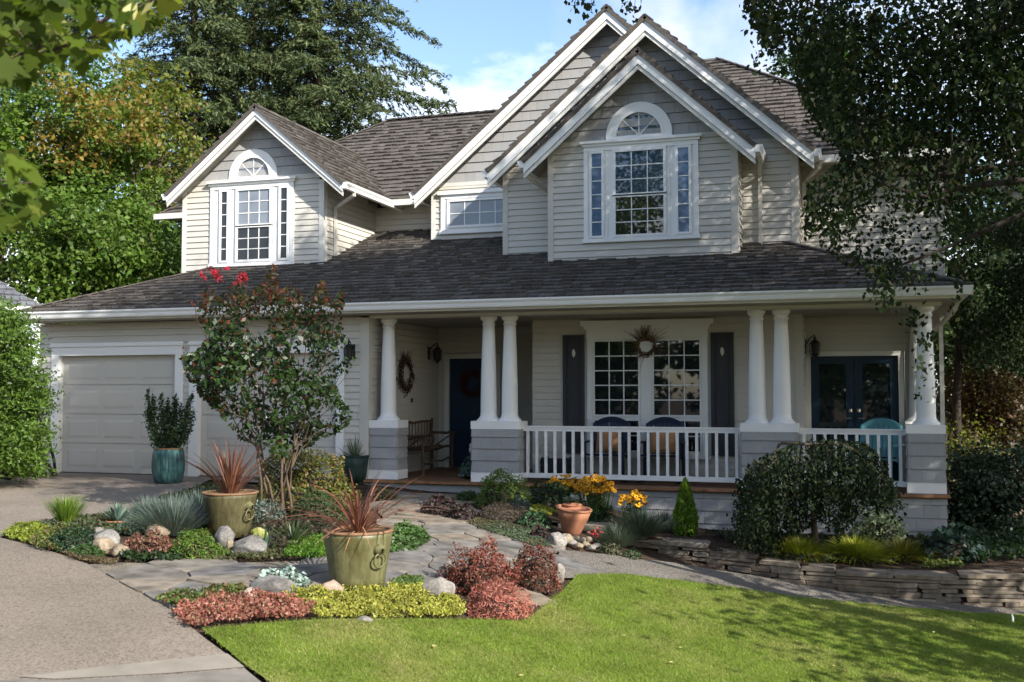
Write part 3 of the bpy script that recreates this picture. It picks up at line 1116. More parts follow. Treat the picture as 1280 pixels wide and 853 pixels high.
def pedestal(x0, x1, y0, y1, cols):
    mb = MB()
    z0, z1 = .19, .90
    for (O, U, N, w) in (((x0, y0, 0), (1, 0, 0), (0, -1, 0), x1 - x0), ((x1, y0, 0), (0, 1, 0), (1, 0, 0), y1 - y0),
                         ((x1, y1, 0), (-1, 0, 0), (0, 1, 0), x1 - x0), ((x0, y1, 0), (0, -1, 0), (-1, 0, 0), y1 - y0)):
        cover(mb, O, U, (0, 0, 1), N, [(0, z0), (w, z0), (w, z1), (0, z1)], .187, .10, .22, .018, .0016, 0, .008, None, 0, .008)
    mb.box(x0 + .006, x1 - .006, y0 + .006, y1 - .006, .03, z1)
    pd = mb.build('pedestal', M['grey_shingle'], house)
    t = MB()
    t.box(x0 - .018, x1 + .018, y0 - .018, y1 + .018, .037, .19)
    t.build('base_board', M['trim'], pd)
    t = MB()
    t.box(x0 - .022, x1 + .022, y0 - .022, y1 + .022, .875, 1.0)
    t.build('cap', M['trim'], pd)
    for cx in cols:
        cy = (y0 + y1) / 2
        prof = [(.19, 1.0), (.19, 1.012), (.178, 1.03), (.165, 1.04), (.15, 1.055), (.135, 1.085), (.131, 1.13)]
        for k in range(13):
            t_ = k / 12
            prof.append((.131 - .036 * t_ ** 1.7, 1.14 + 1.40 * t_))
        prof += [(.108, 2.545), (.108, 2.565), (.096, 2.57), (.096, 2.60), (.115, 2.62), (.135, 2.64), (.135, 2.69)]
        MB().lathe(prof, (cx, cy, 0), 32).build('column', M['trim'], house, True)


pedestal(-7.69, -7.2, 16.2, 16.58, [-7.445])
pedestal(-5.89, -5.11, 16.2, 16.58, [-5.68, -5.32])
pedestal(-1.65, -.86, 16.2, 16.58, [-1.435, -1.075])
pedestal(.66, 1.14, 16.2, 16.58, [.92])
pedestal(.72, 1.10, 18.0, 18.38, [.90])


def railing(a, b, n):
    a, b = Vector(a), Vector(b)
    d = (b - a)
    t = MB()
    t.bar(a + Vector((0, 0, .915)), b + Vector((0, 0, .915)), .075, .028)
    t.bar(a + Vector((0, 0, .873)), b + Vector((0, 0, .873)), .042, .055)
    rl = t.build('railing', M['trim'], house)
    MB().bar(a + Vector((0, 0, .145)), b + Vector((0, 0, .145)), .045, .075).build('bottom_rail', M['trim'], rl)
    first = None
    for k in range(n):
        p_ = a + d * ((k + .5) / n)
        x = MB()
        w = .021
        x.box(p_.x - w, p_.x + w, p_.y - w, p_.y + w, .18, .846)
        x.build('baluster', M['trim'], rl)


railing((-5.09, 16.39, 0), (-1.67, 16.39, 0), 23)
railing((-.84, 16.39, 0), (.64, 16.39, 0), 10)
railing((.93, 16.62, 0), (.93, 17.98, 0), 9)


def lantern(x, y, z, n, s_=1.0):
    """wall lantern at the wall point, n = outward direction"""
    n = Vector(n)
    p_ = Vector((x, y, z))
    mb = MB()
    side = n.cross(Vector((0, 0, 1)))
    mb.prism([p_ + side * a + Vector((0, 0, b)) for a, b in ((-.05, -.12), (.05, -.12), (.05, .12), (-.05, .12))], n * .02)
    c = p_ + n * .14 * s_
    mb.tube([p_ + n * .02 + Vector((0, 0, .05)), p_ + n * .08 + Vector((0, 0, .14)), c + Vector((0, 0, .2)), c + Vector((0, 0, .13))], .009, 6)
    mb.lathe([(.012, .12), (.03, .115), (.085, .06), (.09, .05), (.075, .045)], tuple(c), 6)
    mb.lathe([(.07, -.13), (.075, -.12), (.05, -.15), (.02, -.17), (.008, -.2)], tuple(c), 6)
    mb.lathe([(.016, .12), (.02, .15), (.006, .18)], tuple(c), 6)
    for k in range(6):
        a = math.pi * 2 * k / 6
        mb.tube([c + Vector((.085 * math.cos(a), .085 * math.sin(a), .05)), c + Vector((.072 * math.cos(a), .072 * math.sin(a), -.125))], .006, 5)
    l_ = mb.build('wall_lantern', M['black_metal'], house)
    MB().lathe([(.055, -.12), (.066, .045)], tuple(c), 10).build('pane', M['glass_dark'], l_)


lantern(-8.0, 16.165, 2.14, (0, -1, 0), 1.1)
lantern(-7.70, 18.75, 2.2, (1, 0, 0), 1.3)
lantern(-.81, 18.05, 2.2, (1, 0, 0), 1.1)
MB().box(-7.70, -7.69, 17.92, 18.0, 1.28, 1.36).build('light_switch', M['charcoal'], house)

# ------------------------------------------------------------------ ground, driveway, paths, lawn
def g2(*pts):
    return [tuple(at(x, y, ground_z)[0][:2]) for x, y in pts]


def make_ground():
    xs = np.concatenate([np.array([-400, -150, -70, -40, -28]), np.arange(-22, 12.1, .5), np.array([16, 24, 40, 80, 180, 400])])
    ys = np.concatenate([np.array([-400, -120, -40, -15, -6]), np.arange(-2, 18.1, .5), np.array([22, 28, 40, 80, 180, 420])])
    mb = MB()
    for y in ys:
        for x in xs:
            mb.v.append((float(x), float(y), ground_z(min(max(x, -30), 14), min(max(y, -10), 30)) - .03))
    w = len(xs)
    for j in range(len(ys) - 1):
        for i in range(w - 1):
            mb.f.append((j * w + i, j * w + i + 1, (j + 1) * w + i + 1, (j + 1) * w + i))
    return structure(mb.build('ground', M['mulch'], None, True))


make_ground()
DRIVE_EDGE = [tuple(at(x, y, ground_z)[0][:2]) for x, y in ((0, 672), (112, 706), (205, 757), (255, 797), (300, 830), (325, 853))]
d0, d1 = Vector(DRIVE_EDGE[-2]), Vector(DRIVE_EDGE[-1])
dirv = (d1 - d0).normalized()
DRIVE_NEAR = tuple(d1 + dirv * 4.5)
drive = [(-24, 16.3), (-8.05, 16.3), (-8.1, 15.2)] + g2((262, 600), (236, 612), (196, 622), (158, 642), (112, 645), (62, 652), (26, 660)) + DRIVE_EDGE + [DRIVE_NEAR, (DRIVE_NEAR[0] - 1, -3), (-24, -3)]
structure(sheet('driveway', drive, .0, M['aggregate'], .4))
# pale concrete band where the drive meets the street
ap = g2((22, 847), (160, 831), (284, 818), (306, 835), (206, 843), (69, 850))
structure(sheet('driveway_apron', ap, .006, M['concrete'], .4))
st_ = g2((22, 850), (69, 852), (206, 845), (306, 837), (332, 858), (325, 900), (-100, 900), (-100, 858))
structure(sheet('street', st_, .005, mat_plain('street_concrete', (.18, .165, .145), .9, .2, 6, .4, 90, .15), .4))


def paving_stones():
    """irregular flags: a jittered grid of Voronoi-like cells, clipped to the outline of the patio"""
    outl = ccw(g2((112, 705), (205, 758), (300, 748), (420, 744), (520, 748), (560, 738), (690, 726), (702, 706), (690, 690), (650, 664), (622, 648),
                  (600, 640), (585, 628), (585, 618), (478, 613), (472, 640), (505, 668), (460, 700), (300, 703), (150, 703)))
    seeds = []
    xs = [p[0] for p in outl]
    ys = [p[1] for p in outl]
    r_ = random.Random(4)
    y = min(ys) - .4
    while y < max(ys) + .4:
        x = min(xs) - .4
        while x < max(xs) + .4:
            seeds.append((x + r_.uniform(-.24, .24), y + r_.uniform(-.19, .19)))
            x += .62
        y += .48
    mb = MB()
    for i, s_ in enumerate(seeds):
        cell = [(s_[0] - 1.2, s_[1] - 1.2), (s_[0] + 1.2, s_[1] - 1.2), (s_[0] + 1.2, s_[1] + 1.2), (s_[0] - 1.2, s_[1] + 1.2)]
        for j, q in enumerate(seeds):
            if i == j or abs(q[0] - s_[0]) > 1.6 or abs(q[1] - s_[1]) > 1.6:
                continue
            mx, my = (s_[0] + q[0]) / 2, (s_[1] + q[1]) / 2
            dx, dy = q[0] - s_[0], q[1] - s_[1]
            l = math.hypot(dx, dy)
            mx -= dx / l * .011
            my -= dy / l * .011
            cell = clip(cell, (mx, my), (mx - dy, my + dx))
            if len(cell) < 3:
                break
        if len(cell) < 3:
            continue
        if not in_poly(np.array([s_[0]]), np.array([s_[1]]), outl)[0]:
            continue
        cell = clip(cell, DRIVE_EDGE[1], DRIVE_EDGE[2])
        if len(cell) < 3:
            continue
        h = r_.uniform(.012, .024)
        top = []
        n = len(cell)
        for k in range(n):          # worn, uneven edges
            a, b = cell[k], cell[(k + 1) % n]
            for t in (0.12, .5, .88):
                top.append((a[0] + (b[0] - a[0]) * t + r_.uniform(-.008, .008), a[1] + (b[1] - a[1]) * t + r_.uniform(-.008, .008)))
        m_ = len(top)
        vs = [(p[0], p[1], ground_z(*p) + h) for p in top] + [(p[0], p[1], ground_z(*p) - .04) for p in top]
        mb.add(vs, [tuple(range(m_))] + [(k, k + m_, (k + 1) % m_ + m_, (k + 1) % m_) for k in range(m_)])
    structure(mb.build('flagstone_path', M['flag']))
    return outl


M['grout'] = mat_ground('stone_dust_joint', [(.12, .10, .08), (.19, .165, .13), (.24, .21, .17)], 6, 60)
patio_outline = paving_stones()
structure(sheet('path_bed', patio_outline, -.004, M['grout'], .35))
gp = g2((690, 724), (780, 722), (850, 729), (1000, 750), (1200, 768), (1290, 772)) + [(5, 11.6), (5, 13.6), (2.2, 13.25)] + g2((1280, 752), (1180, 750), (1080, 742), (940, 720), (840, 704), (760, 694), (700, 688))
structure(sheet('gravel_path', gp, .008, M['gravel'], .3))

LAWN = g2((253, 788), (300, 828), (335, 853)) + [(DRIVE_NEAR[0] + .12, DRIVE_NEAR[1] + .1), (1.5, .2), (9, .5), (9, 10.6)] + g2(
    (1290, 770), (1200, 766), (1100, 758), (1000, 748), (920, 736), (850, 727), (780, 719), (722, 720), (705, 738), (680, 760), (655, 777), (580, 776), (500, 775), (400, 776), (330, 781))
LAWN = ccw(LAWN)
structure(sheet('lawn', LAWN, .012, M['turf'], .3))


def mat_grass():
    m, t, b, L = nt('grass_blade')
    g = t.nodes.new('ShaderNodeNewGeometry')
    c = ramp(t, [(.145, .22, .026), (.19, .26, .038), (.15, .23, .03), (.215, .275, .05), (.17, .245, .034), (.40, .355, .17)], g.outputs['Random Per Island'], L)
    n = tex(t, L, scale=1.15, detail=7)
    c = mixc(t, L, ramp(t, [(0, 0, 0), (.55, .55, .55)], n.outputs['Fac'], L, [.50, .68]), c, (.36, .33, .12))
    n2 = tex(t, L, scale=3.5, detail=5)
    c = mixc(t, L, 1.0, c, ramp(t, [(.68,) * 3, (1.15,) * 3], n2.outputs['Fac'], L, [.32, .66]), 'MULTIPLY')
    L.new(c, b.inputs['Base Color'])
    b.inputs['Roughness'].default_value = .65
    b.inputs['Specular IOR Level'].default_value = .15
    tr = t.nodes.new('ShaderNodeBsdfTranslucent')
    L.new(mixc(t, L, 1.0, c, (1.2, 1.3, .7), 'MULTIPLY'), tr.inputs['Color'])
    ms = t.nodes.new('ShaderNodeMixShader')
    ms.inputs['Fac'].default_value = .45
    L.new(b.outputs['BSDF'], ms.inputs[1])
    L.new(tr.outputs['BSDF'], ms.inputs[2])
    L.new(ms.outputs['Shader'], t.nodes['Material Output'].inputs['Surface'])
    return m


def grass_blades():
    n = 420000
    # density falls with distance from the camera; only where the lawn can be seen from near the photo's standpoint
    xs = rng.uniform(-5.2, 4.5, n)
    ys = rng.uniform(5.0, 12.6, n)
    ok = in_poly(xs + rng.normal(0, .012, n), ys + rng.normal(0, .012, n), LAWN)
    xs, ys = xs[ok], ys[ok]
    n = len(xs)
    zs = np.array([ground_z(a, b) for a, b in zip(xs, ys)]) + .010
    patch = np.array([noise.noise((a * .9, b * .9, 3)) for a, b in zip(xs, ys)])
    h = rng.uniform(.014, .032, n) * (1 + .15 * patch)
    a = rng.uniform(0, 2 * np.pi, n)
    w = rng.uniform(.0025, .0045, n)
    lean = rng.normal(0, .7, (n, 2)) * h[:, None]
    B = np.stack([xs, ys, zs], 1)
    d = np.stack([np.cos(a), np.sin(a), np.zeros(n)], 1) * w[:, None]
    T = B + np.concatenate([lean, h[:, None]], 1)
    V = np.stack([B - d, B + d, T], 1)
    o = fast('grass', V, 3, mat_grass())
    o['kind'] = 'stuff'


grass_blades()


# --- raised bed behind the dry stone wall
def raised_bed():
    mb = MB()
    xs = np.arange(-4.5, 4.01, .25)
    n = 9
    for x in xs:
        yw = wall_y(x) + .05
        for k in range(n):
            y = yw + (16.14 - yw) * k / (n - 1)
            mb.v.append((float(x), y, surf(x, y) - .01))
    for i in range(len(xs) - 1):
        for k in range(n - 1):
            a = i * n + k
            mb.f.append((a, a + n, a + n + 1, a + 1))
    structure(mb.build('garden_bed_ground', M['mulch'], None, True))


raised_bed()


def stone_wall():
    mb = MB()
    r_ = random.Random(11)
    xs = [-3.8 + .1 * k for k in range(76)]

    def stone(x, w, z0, z1, out, back=.24):
        xm = x + w / 2
        y0 = wall_y(xm)
        dy = (wall_y(x + w) - wall_y(x)) / w
        n = 8
        ring = []
        cz_ = (z0 + z1) / 2
        for k in range(n):              # rounded, uneven outline
            u, v_ = [(-1, -.7), (-.88, -1), (.86, -1), (1, -.7), (1, .75), (.88, 1), (-.85, 1), (-1, .7)][k]
            px = xm + u * (w / 2 - .003) + r_.uniform(-.014, .014)
            pz = cz_ + v_ * (z1 - z0) / 2 + r_.uniform(-.006, .006)
            ring.append((px, y0 + dy * (px - xm) + out, pz))
        face = [(xm + (p[0] - xm) * .95, p[1] - r_.uniform(.006, .018), cz_ + (p[2] - cz_) * .82) for p in ring]
        rear = [(p[0], p[1] + back, p[2]) for p in ring]
        fs = [tuple(range(n))]
        fs += [(k, k + n, (k + 1) % n + n, (k + 1) % n) for k in range(n)]
        fs += [(k + n, k + 2 * n, (k + 1) % n + 2 * n, (k + 1) % n + n) for k in range(n)]
        mb.add(face + ring + rear, fs)

    x = -3.8
    while x < 3.7:                       # upright bays of a few stones, so that the joints wander
        w = r_.uniform(.38, .62)
        xm = x + w / 2
        g, t = ground_z(xm, wall_y(xm)) - .03, wall_top(xm) - .045
        z = g
        while z < t - .012:
            h = min(r_.uniform(.032, .075), t - z)
            if t - z - h < .03:
                h = t - z
            if r_.uniform(0, 1) < .55 and h < .085:
                stone(x + r_.uniform(-.14, .06), w + r_.uniform(0, .16), z, z + h - .005, r_.uniform(-.006, .010))
            else:
                c = r_.uniform(.35, .65)
                stone(x + r_.uniform(-.10, -.01), w * c + .03, z, z + h - .004, r_.uniform(-.006, .010))
                stone(x + w * c, w * (1 - c) + r_.uniform(-.02, .03), z, z + h - .004, r_.uniform(-.006, .010))
            z += h
        x += w
    x = -3.8
    while x < 3.7:
        w = r_.uniform(.35, .8)
        t = wall_top(x + w / 2)
        stone(x, w - .005, t - .05 + r_.uniform(-.006, .004), t + r_.uniform(-.004, .012), -.014 + r_.uniform(-.008, .008), .34)
        x += w
    o = mb.build('dry_stone_wall', M['wall_stone'])
    tag(o, 'low curved dry stone wall of flat ledge stones along the gravel path', 'stone wall')
    back = MB()
    for a, b in zip(xs, xs[1:]):
        back.add([(a, wall_y(a) + .05, ground_z(a, wall_y(a)) - .1), (b, wall_y(b) + .05, ground_z(b, wall_y(b)) - .1), (b, wall_y(b) + .05, wall_top(b) - .02), (a, wall_y(a) + .05, wall_top(a) - .02)], [(0, 1, 2, 3)])
    structure(back.build('bank_soil_ground', M['mulch']))


stone_wall()

# --- neighbouring house at the left edge
A = at_w(54, 384, 22.5)
nb = thing('neighbouring_house', 'neighbouring house with grey shingle roof behind the big bright shrub', 'house', (A[0], A[1], 0))
mb = MB()
nb.rotation_euler = (0, 0, R(50))            # it stands askew to the house
ex, ey, ez = A
mb2 = MB()
roof_plane(mb, (ex, 0, ez), (0, 1, 0), (-.80, 0, .60), [(ey, 0), (ey + 8, 0), (ey + 8, 4.6), (ey + 4.2, 4.6)], .2)
roof_plane(mb, (0, ey, ez), (1, 0, 0), (0, .80, .60), [(ex - 9, 0), (ex, 0), (ex - 3.7, 4.6), (ex - 9, 4.6)], .2)
mb.build('roof', mat_pieces('grey_roof_shingle', [(.10, .105, .12), (.15, .155, .17), (.12, .125, .14)], .95, .3, 22, .1, .5, 150), nb)
MB().box(ex - 9, ex - .45, ey + .45, ey + 8, -.3, ez - .1).build('wall', M['siding'], nb)
MB().box(ex - 9, ex + .1, ey - .12, ey, ez - .14, ez - .01).build('gutter', M['trim'], nb)
MB().box(ex, ex + .12, ey - .12, ey + 8, ez - .14, ez - .012).build('gutter', M['trim'], nb)
MB().box(ex - 9, ex, ey, ey + .44, ez - .12, ez - .1).build('soffit', M['soffit'], nb)

# ------------------------------------------------------------------ plants: builders
def unit(a):
    return a / np.maximum(np.linalg.norm(a, axis=-1, keepdims=True), 1e-9)


def kites(C, size, aspect=.55, up=.4, fold=.18, out=None, axis=None, jit=.35):
    """one leaf (a folded four-cornered blade) at each point of C"""
    n = len(C)
    size = size * rng.uniform(1 - jit, 1 + jit, n)
    N = rng.normal(0, 1, (n, 3)) * .8 + np.array([0, 0, up])
    if out is not None:
        N = N + out
    N = unit(N)
    A = rng.normal(0, 1, (n, 3)) if axis is None else axis + rng.normal(0, .35, (n, 3))
    A = unit(A - N * np.sum(A * N, 1, keepdims=True))
    B = np.cross(N, A)
    L, W = size[:, None], size[:, None] * aspect
    v0 = C - A * L * .5
    v1 = C + B * W * .5 + N * W * fold - A * L * .06
    v2 = C + A * L * .5
    v3 = C - B * W * .5 + N * W * fold - A * L * .06
    return np.stack([v0, v1, v2, v3], 1).reshape(-1, 3)


def noise3(P, s, seed=0.0):
    return np.array([noise.noise((p[0] * s + seed, p[1] * s - seed, p[2] * s + seed * .5)) for p in P])


def ell_points(n, c, r, shell=.45, thr=None, ns=.9, seed=1.0):
    d = unit(rng.normal(0, 1, (n, 3)))
    t = rng.uniform(0, 1, n) ** shell
    P = np.asarray(c) + d * t[:, None] * np.asarray(r)
    if thr is not None:
        k = noise3(P, ns, seed) > thr
        P, d = P[k], d[k]
    return P, d


def clumped(n, k, c, r, spread, shell=.5, seed=1.0):
    """leaf points gathered in k clumps that themselves fill an ellipsoid"""
    cen, d = ell_points(k, c, r, shell)
    i = rng.integers(0, k, n)
    s = spread * rng.uniform(.6, 1.3, k)
    P = cen[i] + rng.normal(0, 1, (n, 3)) * s[i][:, None] * np.array([1, 1, .6])
    return P, cen


def limb(mb, a, b, r0, r1, n=6, wob=.06, sag=0.0):
    a, b = Vector(a), Vector(b)
    L = (b - a).length
    pts, rad = [], []
    for i in range(n + 1):
        t = i / n
        p = a.lerp(b, t)
        if 0 < i < n:
            p += Vector(rng.normal(0, wob * L * .25, 3))
        p.z += math.sin(t * math.pi) * sag
        pts.append(p)
        rad.append(r0 * (1 - t) + r1 * t)
    mb.tube(pts, rad, 7)
    return pts


def broadleaf(name, label, cat, base, h, crown_c, crown_r, n, k, leaf, cols, spread=.45, tr=.16, group=None, bark='bark', extra=None, trans=.35):
    t = thing(name, label, cat, base, group)
    cc = np.asarray(crown_c, float)
    P, cen = clumped(n, k, cc, crown_r, spread)
    mb = MB()
    top = Vector(cc) + Vector((0, 0, crown_r[2] * .35))
    pts = limb(mb, base, top, tr, tr * .3, 8, .05)
    for i in range(min(k, 16)):
        s_ = pts[3 + i % 5]
        limb(mb, s_, cen[i], tr * .32, .012, 5, .1)
    mb.build('trunk', M[bark], t, True)
    out = unit(P - cc) * .5
    fast('crown', kites(P, leaf, .62, .5, .15, out), 4, mat_leaf(cols, trans), t)
    if extra:
        c2_, r2_, n2_, cols2 = extra
        P2, _ = clumped(n2_, max(n2_ // 60, 4), c2_, r2_, spread * .8)
        fast('crown', kites(P2, leaf, .62, .5, .15), 4, mat_leaf(cols2, trans), t)
    return t


def conifer(name, label, base, h, rad, z_low, n_branch, cols, leaf=.2, trunk=.22, droop=.22, group=None, seed=3, dens=1.0):
    r_ = np.random.default_rng(seed)
    t = thing(name, label, 'tree', base, group)
    b = np.asarray(base, float)
    mb = MB()
    mb.tube([b + np.array([0, 0, h * i / 8]) + np.append(r_.normal(0, .04, 2), 0) for i in range(9)], [trunk * (1 - i / 8.6) for i in range(9)], 8)
    allP, allA = [], []
    for i in range(n_branch):
        f = (i + r_.uniform(0, 1)) / n_branch
        f = f ** .9
        z = z_low + (h - z_low) * f
        L = (rad * (1 - f) ** .75 + .2) * (r_.uniform(.45, 1.0) if r_.uniform() < .75 else r_.uniform(.95, 1.25))
        a = i * 2.399 + r_.uniform(-.5, .5)
        d = np.array([math.cos(a), math.sin(a), 0])
        side = np.array([-d[1], d[0], 0])
        lift = r_.uniform(.05, .45)
        m = max(int(L * 4.2), 3)
        pts = [b + np.array([0, 0, z]) + d * L * (q / m) + side * .06 * L * math.sin(q * 1.3 + i) * (q / m) + np.array([0, 0, lift * L * (q / m) - (droop + lift * .8) * L * (q / m) ** 1.8]) for q in range(m + 1)]
        mb.tube(pts, [max(.05 * (1 - q / (m + .5)) * L / rad, .009) for q in range(m + 1)], 4)
        for q in range(1, m + 1):
            s = q / m
            if s < .18:
                continue
            for sd in (-1, 1):
                wl = (L * .30 * (1 - .75 * s) + .16) * r_.uniform(.5, 1.25)
                dirv_ = side * sd * r_.uniform(.55, 1) + d * r_.uniform(.35, .9) + np.array([0, 0, r_.uniform(-.75, .12)])
                dirv_ = dirv_ / np.linalg.norm(dirv_)
                kk = max(int(wl * 17 * dens), 4)
                u = r_.uniform(0.05, 1, kk)[:, None]
                P = pts[q] + (pts[q - 1] - pts[q]) * r_.uniform(0, 1) + dirv_ * wl * u
                P[:, 2] -= (.22 * wl * u ** 2)[:, 0]
                P += r_.normal(0, .05, P.shape)
                allP.append(P)
                allA.append(np.repeat((dirv_ + np.array([0, 0, -.15]))[None], kk, 0))
        allP.append(pts[-1] + r_.normal(0, .07, (8, 3)))
        allA.append(np.repeat(d[None], 8, 0))
    mb.build('trunk', M['dark_bark'], t, True)
    P, A = np.concatenate(allP), np.concatenate(allA)
    fast('crown', kites(P, leaf, .29, .45, .1, None, A * 1.4, .45), 4, mat_leaf(cols, .15, .6, .25), t)
    return t


def strips(B, D, L, W, droop, segs=4, twist=.0, tip=.1, curl=1.0):
    """arching blades: base points B, lean directions D (unit, mostly up), lengths, widths, droop"""
    n = len(B)
    L = np.broadcast_to(np.asarray(L, float), (n,))
    W = np.broadcast_to(np.asarray(W, float), (n,))
    hor = D.copy()
    hor[:, 2] = 0
    hor = unit(hor + 1e-6)
    S = unit(np.cross(hor, np.array([0, 0, 1.0])) + rng.normal(0, .25, (n, 3)))
    rows = []
    for i in range(segs + 1):
        s = i / segs
        c = B + D * (L * s)[:, None] + hor * (droop * L * .45 * s ** 2 * curl)[:, None] - np.array([0, 0, 1]) * (droop * L * .75 * s ** 2.2)[:, None]
        w = W * (1 - s) ** .6 * (.55 + .9 * s) if i < segs else W * tip * .2
        rows.append((c - S * (w / 2)[:, None], c + S * (w / 2)[:, None]))
    V, F = [], []
    for l_, r_ in rows:
        V += [l_, r_]
    V = np.stack(V, 1)                       # n, 2*(segs+1), 3
    m = 2 * (segs + 1)
    base = (np.arange(n) * m)[:, None, None]
    q = np.array([[2 * i, 2 * i + 1, 2 * i + 3, 2 * i + 2] for i in range(segs)])[None]
    F = (base + q).reshape(-1, 4)
    return V.reshape(-1, 3), F


def blade_dirs(n, spread, low=0.0):
    a = rng.uniform(0, 2 * np.pi, n)
    t = low + (1 - low) * rng.uniform(0, 1, n) ** .7
    th = t * spread
    return np.stack([np.sin(th) * np.cos(a), np.sin(th) * np.sin(a), np.cos(th)], 1)


def tuft(name, label, cat, base, n, L, W, spread, droop, cols, r0=.06, parent=None, segs=4, group=None, trans=.25, low=0.0, as_part=None, stiff=None):
    D = blade_dirs(n, spread, low)
    B = np.asarray(base, float) + np.stack([D[:, 0], D[:, 1], np.zeros(n)], 1) * r0 * rng.uniform(.3, 1, n)[:, None]
    Ls = L * rng.uniform(.6, 1.05, n)
    V, F = strips(B, D, Ls, W * rng.uniform(.7, 1.2, n), droop * rng.uniform(.4, 1.3, n), segs)
    o = fast(as_part or name, V, 4, mat_leaf(cols, trans, .45, .4), parent, True, F)
    if parent is None:
        tag(o, label, cat, group)
    return o


def foot(px, py):
    p, w = at(px, py)
    return p, w


def dome_mesh(c, rx, ry, h, n, leaf, aspect, up, lump=.16, seed=0.0, core=.8, fill=.0):
    """leaves over a lumpy dome standing on c"""
    d = unit(rng.normal(0, 1, (n, 3)))
    d[:, 2] = np.abs(d[:, 2])
    lum = 1 + lump * noise3(d, 2.3, seed + 3.1) * 2 + rng.normal(0, .035, n)
    t = lum * rng.uniform(core, 1.0, n)
    P = np.asarray(c) + d * np.stack([rx * t, ry * t, h * t], 1)
    return kites(P, leaf, aspect, up, .15, d * .7)


def core_dome(mb, c, rx, ry, h, k=.78, rows=5, n=12):
    prof = []
    k0 = len(mb.v)
    for i in range(rows + 1):
        a = math.pi / 2 * i / rows
        for j in range(n):
            b = 2 * math.pi * j / n
            mb.v.append((c[0] + rx * k * math.cos(a) * math.cos(b), c[1] + ry * k * math.cos(a) * math.sin(b), c[2] - .02 + h * k * math.sin(a)))
    for i in range(rows):
        for j in range(n):
            a, b = k0 + i * n + j, k0 + i * n + (j + 1) % n
            mb.f.append((a, b, b + n, a + n))


def mound(name, label, cat, px, py, wpx, hpx, leaf, cols, dens=1.0, aspect=.6, up=.3, depth=.85, group=None, trans=.25, lump=.16, twigs='dark_bark', rough=.5):
    """a rounded plant whose nearest foot is seen at pixel (px, py), wpx wide and hpx high in the photo"""
    p, w = at(px, py)
    s = w / FPX
    rx, h = wpx * s / 2, hpx * s * .95
    ry = rx * depth
    v = np.array([p[0], p[1], 0])
    v = v / np.linalg.norm(v)
    c = p + v * ry * .8
    c[2] = surf(c[0], c[1])
    n = int(dens * 3.2 * (math.pi * (rx + ry) * .5 * (rx + ry) * .5 + 2.2 * rx * h) / (leaf * leaf * aspect))
    n = max(min(n, 26000), 120)
    t = thing(name, label, cat, tuple(c), group)
    V = dome_mesh(c, rx, ry, h, n, leaf, aspect, up, lump, px * .07)
    fast('foliage', V, 4, mat_leaf(cols, trans, rough), t)
    mb = MB()
    for i in range(16):
        a = rng.uniform(0, 6.28)
        e = rng.uniform(.25, .95)
        mb.tube([c + np.array([0, 0, -.02]), c + np.array([rx * .75 * math.cos(a) * (1 - e * .6), ry * .75 * math.sin(a) * (1 - e * .6), h * .8 * e])], [.008, .003], 4)
    core_dome(mb, c, rx, ry, h, .7)
    mb.build('stems', M[twigs], t)
    return t


def carpet(name, label, cat, pix, h, leaf, cols, dens=1.0, aspect=.65, up=.6, group=None, mat=None, spike=0.0, gaps=True):
    """low plant covering the outline pix (photo pixels on the ground)"""
    poly = [tuple(at(x, y)[0][:2]) for x, y in pix]
    xs, ys = [p[0] for p in poly], [p[1] for p in poly]
    ar = abs(sum(poly[i][0] * poly[(i + 1) % len(poly)][1] - poly[(i + 1) % len(poly)][0] * poly[i][1] for i in range(len(poly)))) / 2
    n = int(dens * 4.5 * ar / (leaf * leaf * aspect))
    n = min(max(n, 200), 60000)
    bb = (max(xs) - min(xs)) * (max(ys) - min(ys))
    m = int(n * bb / max(ar, 1e-6)) + 10
    X, Y = rng.uniform(min(xs), max(xs), m), rng.uniform(min(ys), max(ys), m)
    k = in_poly(X + rng.normal(0, .018, m), Y + rng.normal(0, .018, m), poly)
    X, Y = X[k], Y[k]
    k = np.array([noise.noise((a * 9, b * 9, 4)) for a, b in zip(X, Y)]) + rng.uniform(-.2, .55, len(X)) > (-.12 if gaps else -9)
    X, Y = X[k], Y[k]
    hh = np.array([.70 + .75 * noise.noise((a * 6, b * 6, 1)) for a, b in zip(X, Y)]) * h
    # thinner towards the rim
    Z = np.array([surf(a, b) for a, b in zip(X, Y)]) + .012 + hh * rng.uniform(.25, 1, len(X))
    C = np.stack([X, Y, Z], 1)
    o = fast(name, kites(C, leaf, aspect, up, .2, None, np.repeat(np.array([[0, 0, spike]]), len(C), 0) if spike else None, .5), 4, mat or mat_leaf(cols, .25))
    tag(o, label, cat, group)
    return o


